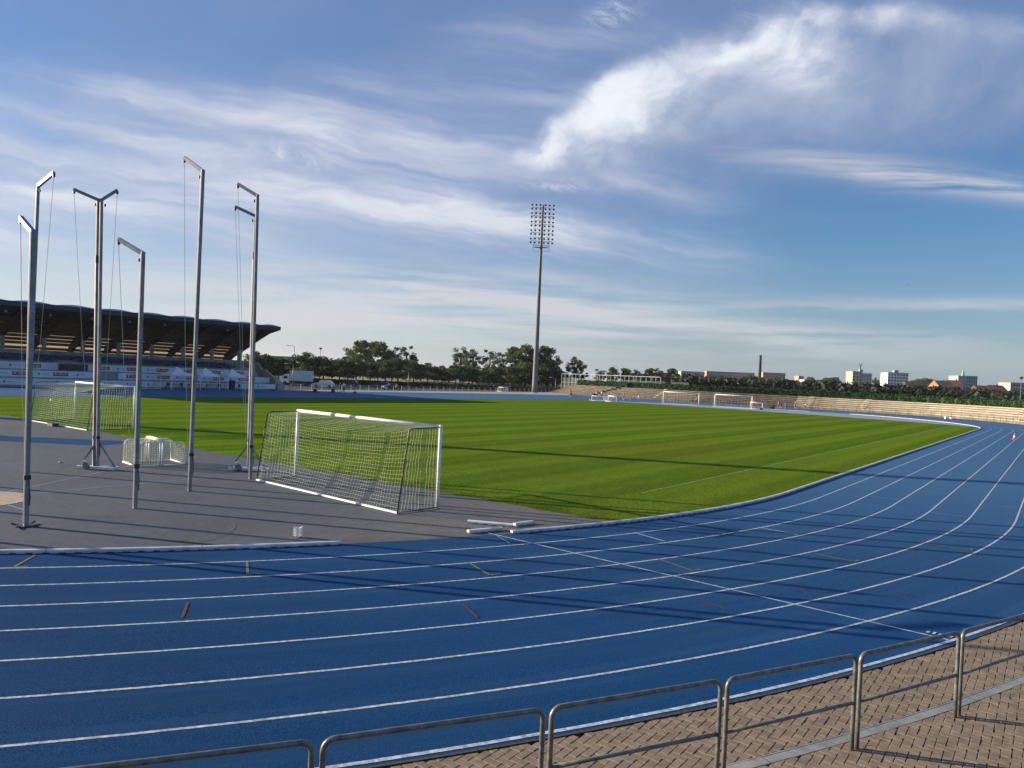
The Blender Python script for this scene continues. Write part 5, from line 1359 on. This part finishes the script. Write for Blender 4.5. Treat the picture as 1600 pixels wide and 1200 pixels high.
va = math.atan2(-RIGHT.y, -RIGHT.x)
car(506, 152, va, 'white car parked behind the fence right of the box truck', PW)
car(546, 178, va, 'dark car parked behind the standing pair', PD)
car(596, 168, va + 0.1, 'dark blue car parked behind the white hurdle', PN)
car(612, 158, va + 0.5, 'small dark car parked right of the dark blue car', PD, False, 3.9)
car(797, 225, va, 'dark car parked left of the floodlight mast', PN, False)
# box truck
p = at(466, 164, 0.02); t = thing('box_truck', 'white box truck with a corrugated cargo body parked beside the grandstand', 'truck', p, va)
mb = MB(); mb.box((-0.7, 0, 2.15), (4.7, 2.3, 2.3)); bo = mb.build('cargo_box', M['banner'], t)
for i in range(13):
    for s_ in (-1, 1): mb = MB(); mb.box((-2.95 + i * 0.375, s_ * 1.17, 2.15), (0.06, 0.04, 2.2)); mb.build('rib', M['bgrey'], bo)
mb = MB(); mb.add([(x, y, z) for y in (-1.05, 1.05) for x, z in ((1.75, .5), (3.3, .5), (3.35, 1.4), (3.05, 2.2), (2.4, 2.5), (1.75, 2.5))], [(0, 1, 2, 3, 4, 5), (11, 10, 9, 8, 7, 6), (6, 7, 1, 0), (7, 8, 2, 1), (8, 9, 3, 2), (9, 10, 4, 3), (10, 11, 5, 4), (11, 6, 0, 5)]); mb.build('cab', M['white'], t)
mb = MB(); mb.add([(3.36, -.95, 1.45), (3.36, .95, 1.45), (3.09, .9, 2.15), (3.09, -.9, 2.15)], [(0, 1, 2, 3), (3, 2, 1, 0)])
for s_ in (-1.06, 1.06): mb.add([(2.1, s_, 1.45), (3.1, s_, 1.45), (2.9, s_, 2.1), (2.1, s_, 2.1)], [(0, 1, 2, 3), (3, 2, 1, 0)])
mb.build('cab_window', M['glass'], t)
mb = MB(); mb.box((-0.2, 0, .75), (5.8, 1.0, .25)); mb.build('chassis', M['black'], t)
for xx in (2.6, -1.9):
    for s_ in (-1, 1): mb = MB(); mb.tube([(xx, s_ * .8, .43), (xx, s_ * 1.1, .43)], .43, 14); mb.build('wheel', M['tyre'], t)
def lamp_post(px, depth, ztop, label, arm=1.2, double=False, col='galv'):
    p = at(px, depth); t = thing('lamp_post', label, 'lamp post', p, va + math.pi, 'street lamps beyond the stadium')
    mb = MB(); mb.tube([(0, 0, 0), (0, 0, ztop * .5), (0, 0, ztop)], [0.11, 0.09, 0.06], 8); mb.build('pole', M[col], t, True)
    if arm:
        mb = MB(); mb.tube([(0, 0, ztop - .05), (-arm * .5, 0, ztop + .15), (-arm, 0, ztop + .2)], 0.05, 6); mb.build('arm', M[col], t, True)
        mb = MB(); mb.box((-arm - .3, 0, ztop + .2), (.8, .3, .14)); mb.build('lantern', M['white'], t)
    else:
        mb = MB(); mb.lathe([(.1, 0), (.36, .1), (.40, .35), (.2, .5)], (0, 0, ztop), 10); mb.build('lantern', M['black'], t)
lamp_post(457.5, 150, hgt(457, 570, 150), 'short white lamp post in front of the box truck cab')
lamp_post(458, 210, hgt(458, 541, 210), 'tall slim lamp post rising behind the box truck', 1.6)
lamp_post(499, 190, hgt(499, 546, 190), 'tall pole with a round dark lamp head above the white car', 0)
lamp_post(638, 190, hgt(638, 581, 190), 'short lamp post among the trees in the middle of the row', 1.2)
lamp_post(868, 214, hgt(868, 591, 214), 'short lamp post right of the floodlight mast', 1.2)
lamp_post(964, 300, hgt(964, 572, 300), 'double-armed lamp post behind the court fence', 1.4)
lamp_post(1594.5, 170, hgt(1594, 592, 170), 'grey utility post at the right edge above the hedge', 0, col='mast')
# pale long low building behind the trees
def low_building(px0, px1, depth, ztop, key, label, z0=0.0):
    a_, b_ = at(px0, depth), at(px1, depth); t = thing('low_building', label, 'building', (a_ + b_) / 2, math.atan2(b_.y - a_.y, b_.x - a_.x)); L_ = (b_ - a_).length
    mb = MB(); mb.box((0, 6, ztop / 2), (L_, 12, ztop)); mb.build('wall', M[key], t)
    mb = MB(); mb.box((0, 6, ztop + .15), (L_ + .6, 12.6, .3)); mb.build('roof', M['bgrey'], t)
    k = int(L_ / 3.2)
    for i in range(k): mb = MB(); mb.box((-L_ / 2 + (i + .5) * L_ / k, -.03, ztop * .55), (1.3, .1, 1.2)); mb.build('window', M['glass'], t)
M['pale_wall'] = simple('pale_cream_wall', (0.78, 0.72, 0.55), 0.8, 0, 0.08, 0.3)  # the wall's own pale yellow-white
low_building(743, 768, 262, 4.2, 'pale_wall', 'pale low building seen between trunks left of the mast')
low_building(766, 874, 275, 3.4, 'pale_wall', 'long pale low building behind the trees beside the mast')
low_building(405, 450, 330, 8.5, 'bgrey', 'grey house half hidden by the trees right of the grandstand')

# ------------------------------------------------------------------ trees
def limb(mb, p, q, r0, r1): mb.tube([p, p.lerp(q, .5) + Vector((random.uniform(-.1, .1), random.uniform(-.1, .1), 0)), q], [r0, (r0 + r1) / 2, r1], 6)
def tree_meshes(kind, seed):
    rg = np.random.default_rng(seed); random.seed(seed)
    tm = MB(); H = 1.0  # unit height 10 m
    if kind == 'dense':
        limb(tm, Vector((0, 0, 0)), Vector((.1, 0, 3.4)), .24, .16); cents = []
        for k in range(22):
            a_ = rg.random() * 6.28; rr = 3.0 * rg.random() ** .5; z = 3.1 + rg.random() * 5.2; f = 1 - abs((z - 5.2) / 5.2) ** 1.6
            cents.append((rr * f * math.cos(a_), rr * f * math.sin(a_), z, 1.05 + rg.random() * .8))
        cents.append((0, 0, 8.6, 1.2)); per = 190
    elif kind == 'tall':
        limb(tm, Vector((0, 0, 0)), Vector((.2, 0, 8.5)), .26, .08); cents = []
        for k in range(26):
            a_ = rg.random() * 6.28; z = 4.0 + rg.random() * 5.6; rr = (2.5 - abs(z - 7.0) * .35) * rg.random() ** .5
            cents.append((rr * math.cos(a_), rr * math.sin(a_), z, .45 + rg.random() * .65))
        per = 95
    else:
        limb(tm, Vector((0, 0, 0)), Vector((.1, .1, 5)), .2, .1); cents = []
        for k in range(30):
            a_ = rg.random() * 6.28; z = 1.8 + rg.random() * 7.8; rr = (2.6 - abs(z - 5.5) * .38) * rg.random() ** .6
            cents.append((rr * math.cos(a_), rr * math.sin(a_), z, .6 + rg.random() * .8))
        per = 120
    pts = []
    for cx, cy, cz, cr in cents:
        base = Vector((.1, 0, min(cz - .5, 3.4 if kind == 'dense' else cz * .7)))
        limb(tm, base, Vector((cx, cy, cz)), .07, .025)
        d = rg.normal(size=(per, 3)); d /= np.linalg.norm(d, axis=1)[:, None]; rr = cr * (rg.random(per) ** .42)
        q = d * rr[:, None]; q[:, 2] *= .72; pts.append(q + [cx, cy, cz])
    pts = np.concatenate(pts)
    lm = leaf_cards(pts, .17 if kind != 'tall' else .14, 'crown', M['leaf'] if kind == 'dense' else M['leaf2'], ret_mesh=True)
    return tm.mesh('trunk', [M['bark']]), lm
TM = {('dense', i): tree_meshes('dense', 10 + i) for i in range(4)}
TM.update({('tall', i): tree_meshes('tall', 20 + i) for i in range(4)})
TM.update({('full', i): tree_meshes('full', 30 + i) for i in range(3)})
tcount = 0
def tree(px, depth, ptop, kind, var, label, wide=1.0, z0=0.0, group='trees standing behind the far straight'):
    p = at(px, depth, z0); H_ = hgt(px, ptop, depth) - z0
    t = thing('tree', label, 'tree', p, random.uniform(0, 6.28), group); s_ = H_ / 9.6
    for nm, me in zip(('trunk', 'crown'), TM[(kind, var)]): inst(nm, me, t, scale=(s_ * wide, s_ * wide, s_))
random.seed(11)
def dep(px): return 165 + (px - 400) * 0.26 if px < 640 else 227 + (px - 640) * 0.10
front = [(398, 548), (414, 552), (436, 556), (456, 560), (478, 549), (505, 556), (530, 559), (556, 560), (578, 561), (602, 562), (622, 558), (646, 562), (668, 566), (690, 570), (712, 568), (733, 570), (754, 574), (776, 573), (798, 571), (822, 566), (846, 569), (868, 570)]
for i, (px, top) in enumerate(front):
    near = ['right of the grandstand end', 'above the box truck', 'above the white car', 'behind the standing pair', 'behind the dark cars', 'in the middle of the row', 'before the pale low building', 'beside the floodlight mast'][min(7, i * 8 // len(front))]
    lbl = f"{['dense dark', 'broad dark', 'bushy dark'][i % 3]} front row tree {near}"
    tree(px, dep(px) + random.uniform(-5, 5), top, 'dense', i % 4, lbl, random.uniform(1.15, 1.45))
for i, (px, top) in enumerate([(407, 561), (447, 566), (468, 563), (492, 561), (518, 563), (543, 564), (567, 566), (590, 565), (612, 566), (634, 566), (657, 569), (679, 573), (701, 574), (723, 575), (744, 577), (765, 578), (787, 577), (810, 574), (834, 573), (857, 574), (878, 579)]):
    tree(px, dep(px) + 16 + random.uniform(-3, 3), top, 'dense', (i + 2) % 4, 'dark tree filling a gap behind the front row of trees', random.uniform(1.3, 1.6), group='second row of dark trees beyond the car park')
back = [(548, 541, 'tall'), (562, 534, 'full'), (580, 536, 'full'), (600, 534, 'full'), (613, 543, 'tall'), (634, 542, 'tall'), (640, 555, 'full'), (719, 545, 'tall'), (738, 546, 'tall'), (763, 548, 'tall'), (781, 553, 'tall'), (803, 545, 'full'), (820, 538, 'full'), (834, 548, 'full'), (853, 544, 'full'), (864, 558, 'tall'), (897, 558, 'tall'), (908, 564, 'tall')]
bl = ['leftmost airy tall tree of the high group left of centre', 'tall tree with a broken crown, second of the high group', 'tall tree in the middle of the high group left of centre', 'tall tree topping the high group left of centre', 'slim tall tree at the right of the high group', 'narrow tall tree standing alone with sky on both sides', 'lower tree at the foot of the lone narrow tree',
      'airy tree rising left above the central dip', 'slim airy tree right of the central dip tree', 'airy tree with a rounded crown left of the mast group', 'thin airy tree between two rounded crowns', 'tall tree left of the mast, lower shoulder', 'tallest tree just left of the floodlight mast', 'tree crown directly behind the floodlight mast', 'tall tree just right of the floodlight mast', 'thin tree at the right foot of the mast group', 'lone airy tree left of the court fence', 'small airy tree behind the court fence start']
for i, ((px, top, k), lb) in enumerate(zip(back, bl)):
    tree(px, 262 + random.uniform(-8, 8), top, k, i % (4 if k == 'tall' else 3), lb, 1.15 if k == 'full' else 0.95)
cb = [(935, 577, 'tall'), (957, 575, 'full'), (978, 577, 'full'), (992, 578, 'tall'), (1013, 578, 'full'), (1022, 577, 'tall'), (1033, 579, 'full'), (1047, 577, 'full'), (1052, 583, 'full')]
for i, (px, top, k) in enumerate(cb):
    tree(px, 330, top, k, i % 3, ['pale thin tree behind the court fence, left end', 'tree behind the court fence left of the lamp post', 'tree behind the court fence right of the lamp post', 'thin tree over the middle of the court fence', 'round dark tree at the right end of the court fence', 'slim dark tree at the right end of the court fence', 'dark tree just right of the court fence', 'rounded dark tree left of the salmon apartment blocks', 'small dark tree touching the first apartment block'][i], 1.3, group='trees behind the court fence')
# far wood: a mass nobody could count
pts = []
rg = np.random.default_rng(77)
for k in range(620):
    px = rg.uniform(985, 1680); d = rg.uniform(230, 620)
    hgt_ = 4.0 + rg.uniform(6, 16.5) * d / FPX
    hgt_ = min(max(hgt_, 4.0), 13.0)
    p = at(px, d); r_ = rg.uniform(3, 6.0) * (1 + d / 900)
    n = 170; dd = rg.normal(size=(n, 3)); dd /= np.linalg.norm(dd, axis=1)[:, None]; rr = rg.random(n) ** .4
    q = dd * rr[:, None] * [r_, r_, hgt_ * .48] + [p.x, p.y, hgt_ * .55]; pts.append(q)
o = leaf_cards(np.concatenate(pts), .65, 'far_wood', M['wood']); tag(o, 'dark belt of far trees between the hedge and the town', 'trees', kind='stuff')
far = [(1088, 583, 700), (1078, 586, 640), (1172, 585, 700), (1184, 588, 680), (1213, 589, 700), (1265, 588, 800), (1288, 591, 760), (1297, 589, 800), (1367, 589, 800), (1382, 593, 800), (1435, 591, 760), (1444, 590, 780), (1480, 600, 600), (1527, 605, 600)]
for i, (px, top, d) in enumerate(far):
    tree(px, d, top, 'dense', i % 4, ['round tree in front of the first salmon block', 'low tree left of the round tree before the first block', 'round tree before the long cream block', 'low tree before the right end of the long block', 'low tree near the chimney, before the brick coloured block', 'dark tree right of the brick coloured block', 'small tree left of the pointed dark tree', 'pointed dark tree between block and tower', 'narrow dark tree right of the brown tower', 'low tree left of the grey tower', 'round treetop right of the grey tower', 'second round treetop right of the grey tower', 'dark tree below the orange house', 'dark tree right of the pale green tower'][i], 1.5 if i != 8 else .5, group='single trees at the edge of the town')

# ------------------------------------------------------------------ town
def block(px0, px1, ptop, depth, key, floors, cols, label, dpt=14, flat=True, name='apartment_block', wcol='glass', side='bgrey', extra=None, turn=0.0, wsz=(0.5, 0.5)):
    a_, b_ = at(px0, depth), at(px1, depth); L_ = (b_ - a_).length; c = (a_ + b_) / 2; H_ = hgt((px0 + px1) / 2, ptop, depth)
    t = thing(name, label, 'building', c, math.atan2(RIGHT.y, RIGHT.x) + turn)
    mb = MB(); mb.box((0, dpt / 2, H_ / 2), (L_, dpt, H_)); mb.build('wall', M[key], t)
    mb = MB(); mb.box((0, dpt / 2, H_ + .25), (L_ + .5, dpt + .5, .5)); mb.build('roof', M[side], t)
    fh = min(H_ / floors, 3.0)
    wm = MB(); wm.box((0, 0, 0), (L_ / cols * wsz[0], .25, fh * wsz[1])); wme = wm.mesh('window', [M[wcol]])
    for f in range(floors):
        z = H_ - fh * (f + .55)
        if z < 3: break
        for k_ in range(cols): inst('window', wme, t, (-L_ / 2 + (k_ + .5) * L_ / cols, -.04, z))
    return t, L_, H_
block(1063, 1100, 581, 900, 'cream', 5, 9, 'cream and salmon apartment block at the left end of the far town')
block(1103, 1140, 581, 930, 'pink', 5, 9, 'salmon left half of the long apartment block left of the chimney')
block(1140, 1178, 582.5, 932, 'cream', 5, 9, 'cream right half of the long apartment block left of the chimney')
block(1191, 1226, 583, 880, 'pink', 5, 9, 'brick coloured apartment block just right of the chimney')
block(1247, 1255, 588, 900, 'pink', 2, 2, 'small salmon cube house left of the town towers', name='town_house')
block(1256, 1282, 594, 800, 'bwhite', 2, 5, 'low white house row below the far trees', name='town_house')
block(1300, 1310, 590, 860, 'bgrey', 3, 3, 'grey low building left of the brown tower')
t, L_, H_ = block(1331, 1346, 581, 700, 'cream', 8, 3, 'brown tower with a dark balcony front and roof antenna', side='bgrey')
mb = MB(); mb.box((L_ * .5 + 4.3, 5, H_ / 2 - .5), (8.6, 12, H_ - 1)); mb.build('balcony_wing', M['bgrey'], t)
for f in range(7): mb = MB(); mb.box((L_ * .5 + 4.3, -1.3, H_ - 2.2 - f * 3), (8.6, 1.2, 1.0)); mb.build('balcony', M['cream'], t)
mb = MB(); mb.box((L_ * .5, 4, H_ + 1.2), (3, 4, 2.6)); mb.build('roof_house', M['bgrey'], t)
mb = MB(); mb.tube([(L_ * .5, 4, H_ + 2.4), (L_ * .5, 4, H_ + 6.5)], .35, 6); mb.tube([(L_ * .5, 4, H_ + 5), (L_ * .5 - 1.3, 4, H_ + 8.3)], .25, 6); mb.tube([(L_ * .5, 4, H_ + 5), (L_ * .5 + 1.3, 4, H_ + 8.3)], .25, 6); mb.build('antenna', M['darkmetal'], t)
t, L_, H_ = block(1386, 1418, 583, 720, 'bwhite', 6, 7, 'white and grey tower in the middle of the town skyline', side='bgrey')
mb = MB(); mb.box((-1, 4, H_ + 1.4), (4, 5, 2.8)); mb.tube([(0, 4, H_ + 2.6), (0, 4, H_ + 5)], .15, 5); mb.build('roof_house', M['bgrey'], t)
block(1496, 1508, 588, 640, 'bgreen', 9, 2, 'pale green tower shaft with a green spire', side='bgreen', wsz=(.3, .3))
t, L_, H_ = block(1508, 1526, 588.5, 645, 'bgreen', 8, 5, 'pale green apartment wing right of the spired shaft', side='bgrey')
p = at(1503, 648, hgt(1503, 588, 648)); t = thing('spire', 'thin green church-like spire on top of the pale green tower', 'spire', p); mb = MB(); mb.lathe([(1.3, 0), (1.3, 2.2), (.9, 2.6), (.9, 4.2), (.5, 4.8), (.25, 6), (.08, 9.5)], n=8); mb.build('spire_body', M['bgreen'], t)
block(1578, 1606, 599, 560, 'cream', 3, 7, 'cream three-storey building at the right edge of the skyline')
def house(px, depth, w, h, rkey, wkey, label, turn=0.0, d=9, ptop=None):
    H_ = (hgt(px, ptop, depth) - h * .6) if ptop else h
    H_ = max(2.4, H_); p = at(px, depth); t = thing('town_house', label, 'house', p, math.atan2(RIGHT.y, RIGHT.x) + turn); rh = h * .6
    mb = MB(); mb.box((0, d / 2, H_ / 2), (w, d, H_)); mb.build('wall', M[wkey], t)
    mb = MB(); o_ = .5
    mb.add([(-w / 2 - o_, -o_, H_), (w / 2 + o_, -o_, H_), (w / 2 + o_, d + o_, H_), (-w / 2 - o_, d + o_, H_), (-w / 2 - o_, d / 2, H_ + rh), (w / 2 + o_, d / 2, H_ + rh)], [(0, 1, 5, 4), (2, 3, 4, 5), (0, 4, 3), (1, 2, 5), (3, 2, 1, 0)]); ro = mb.build('roof', M[rkey], t)
    mb = MB(); mb.box((w * .2, d / 2 + .6, H_ + rh), (.8, .8, 1.6)); mb.build('chimney', M['roofb'], ro)
    k = max(2, int(w / 3))
    for i in range(k): mb = MB(); mb.box((-w / 2 + (i + .5) * w / k, -.03, H_ * .6), (1.0, .1, 1.1)); mb.build('window', M['glass'], t)
HS = [(1083, 310, 12, 4, 'bwhite', 'bwhite', 'white flat low roof just above the hedge left of the chimney', 0, 604), (1212, 420, 13, 6, 'rooft', 'cream', 'red roofed house right of the chimney foot', .2, 597),
      (1236, 400, 15, 6, 'rooft', 'bwhite', 'larger red roofed house below the small cube house', -.2, 598), (1262, 380, 10, 5, 'roofb', 'cream', 'brown roofed cottage above the hedge', .3, 601), (1290, 430, 12, 5, 'rooft', 'bwhite', 'red roofed cottage left of the brown tower foot', 0, 603),
      (1334, 400, 14, 5, 'rooft', 'bwhite', 'red roofed house below the brown tower', .15, 606), (1407, 380, 10, 5, 'bwhite', 'bwhite', 'white gabled house below the grey tower', .8, 608), (1452, 560, 34, 6, 'roofb', 'cream', 'wide brown roof left of the orange house', 0, 597),
      (1466, 330, 9, 5, 'roofb', 'bwhite', 'small white house above the hedge below the orange house', .4, 613), (1480, 520, 17, 9, 'orender', 'orender', 'bright orange gabled house left of the green tower', .5, 595), (1492, 530, 9, 8, 'rooft', 'orender', 'tall orange house directly beside the green tower', -.3, 594),
      (1550, 520, 20, 5, 'rooft', 'pink', 'long red roofed hall, left part, right of the green tower', 0, 603), (1562, 540, 12, 6, 'rooft', 'pink', 'red roofed hall right part with a small turret', .2, 602), (1113, 360, 10, 5, 'roofb', 'bwhite', 'small house half hidden below the long apartment block', .2, 601)]
for px, d, w, h, rk, wk, lb, tn, pt in HS: house(px, d, w, h, rk, wk, lb, tn, ptop=pt)
# chimney
p = at(1186, 420); Hc = hgt(1186, 555, 420); t = thing('factory_chimney', 'tall dark brick factory chimney standing alone above the hedge', 'chimney', p)
mb = MB(); mb.lathe([(1.05, 0), (1.0, 2), (.8, Hc * .6), (.62, Hc - .5), (.72, Hc - .4), (.72, Hc)], n=16); mb.build('chimney_shaft', M['brick_dark'], t, False)
mb = MB(); mb.prism([(-3.5, -2), (3, -2), (3, 2), (-3.5, 2)], 0, 4.6); mb.build('chimney_base', M['bwhite'], t)
# small bird in the sky
p = at(1411, 60, 4.016 + (horizon(1411) - 445) * 60 / FPX); t = thing('bird', 'tiny dark bird gliding in the sky on the right', 'bird', p, 0.5)
mb = MB(); mb.tube([(0, -.10, 0), (0, 0, .01), (0, .12, 0)], [.01, .03, .008], 6)
mb.add([(0, .03, .01), (0, -.03, .01), (.10, -.02, .03), (.20, -.05, .0), (.10, .05, .03), (-.10, -.02, .03), (-.20, -.05, .0), (-.10, .05, .03)], [(0, 4, 3, 2, 1), (1, 5, 6, 7, 0)]); mb.build('bird_body', M['black'], t)

# ------------------------------------------------------------------ air
mb = MB(); mb.box((0, 3000, 29.5), (18600, 12600, 62)); hz_ = mb.build('haze', [])
m_ = bpy.data.materials.new('haze_air'); m_.use_nodes = True; nt = m_.node_tree; nt.nodes.remove(nt.nodes['Principled BSDF'])
pv = nt.nodes.new('ShaderNodeVolumePrincipled'); pv.inputs['Color'].default_value = (0.80, 0.88, 1.0, 1); pv.inputs['Density'].default_value = 0.00007; pv.inputs['Anisotropy'].default_value = 0.3
nt.links.new(pv.outputs[0], nt.nodes['Material Output'].inputs['Volume']); hz_.data.materials.append(m_); tag(hz_, kind='stuff')
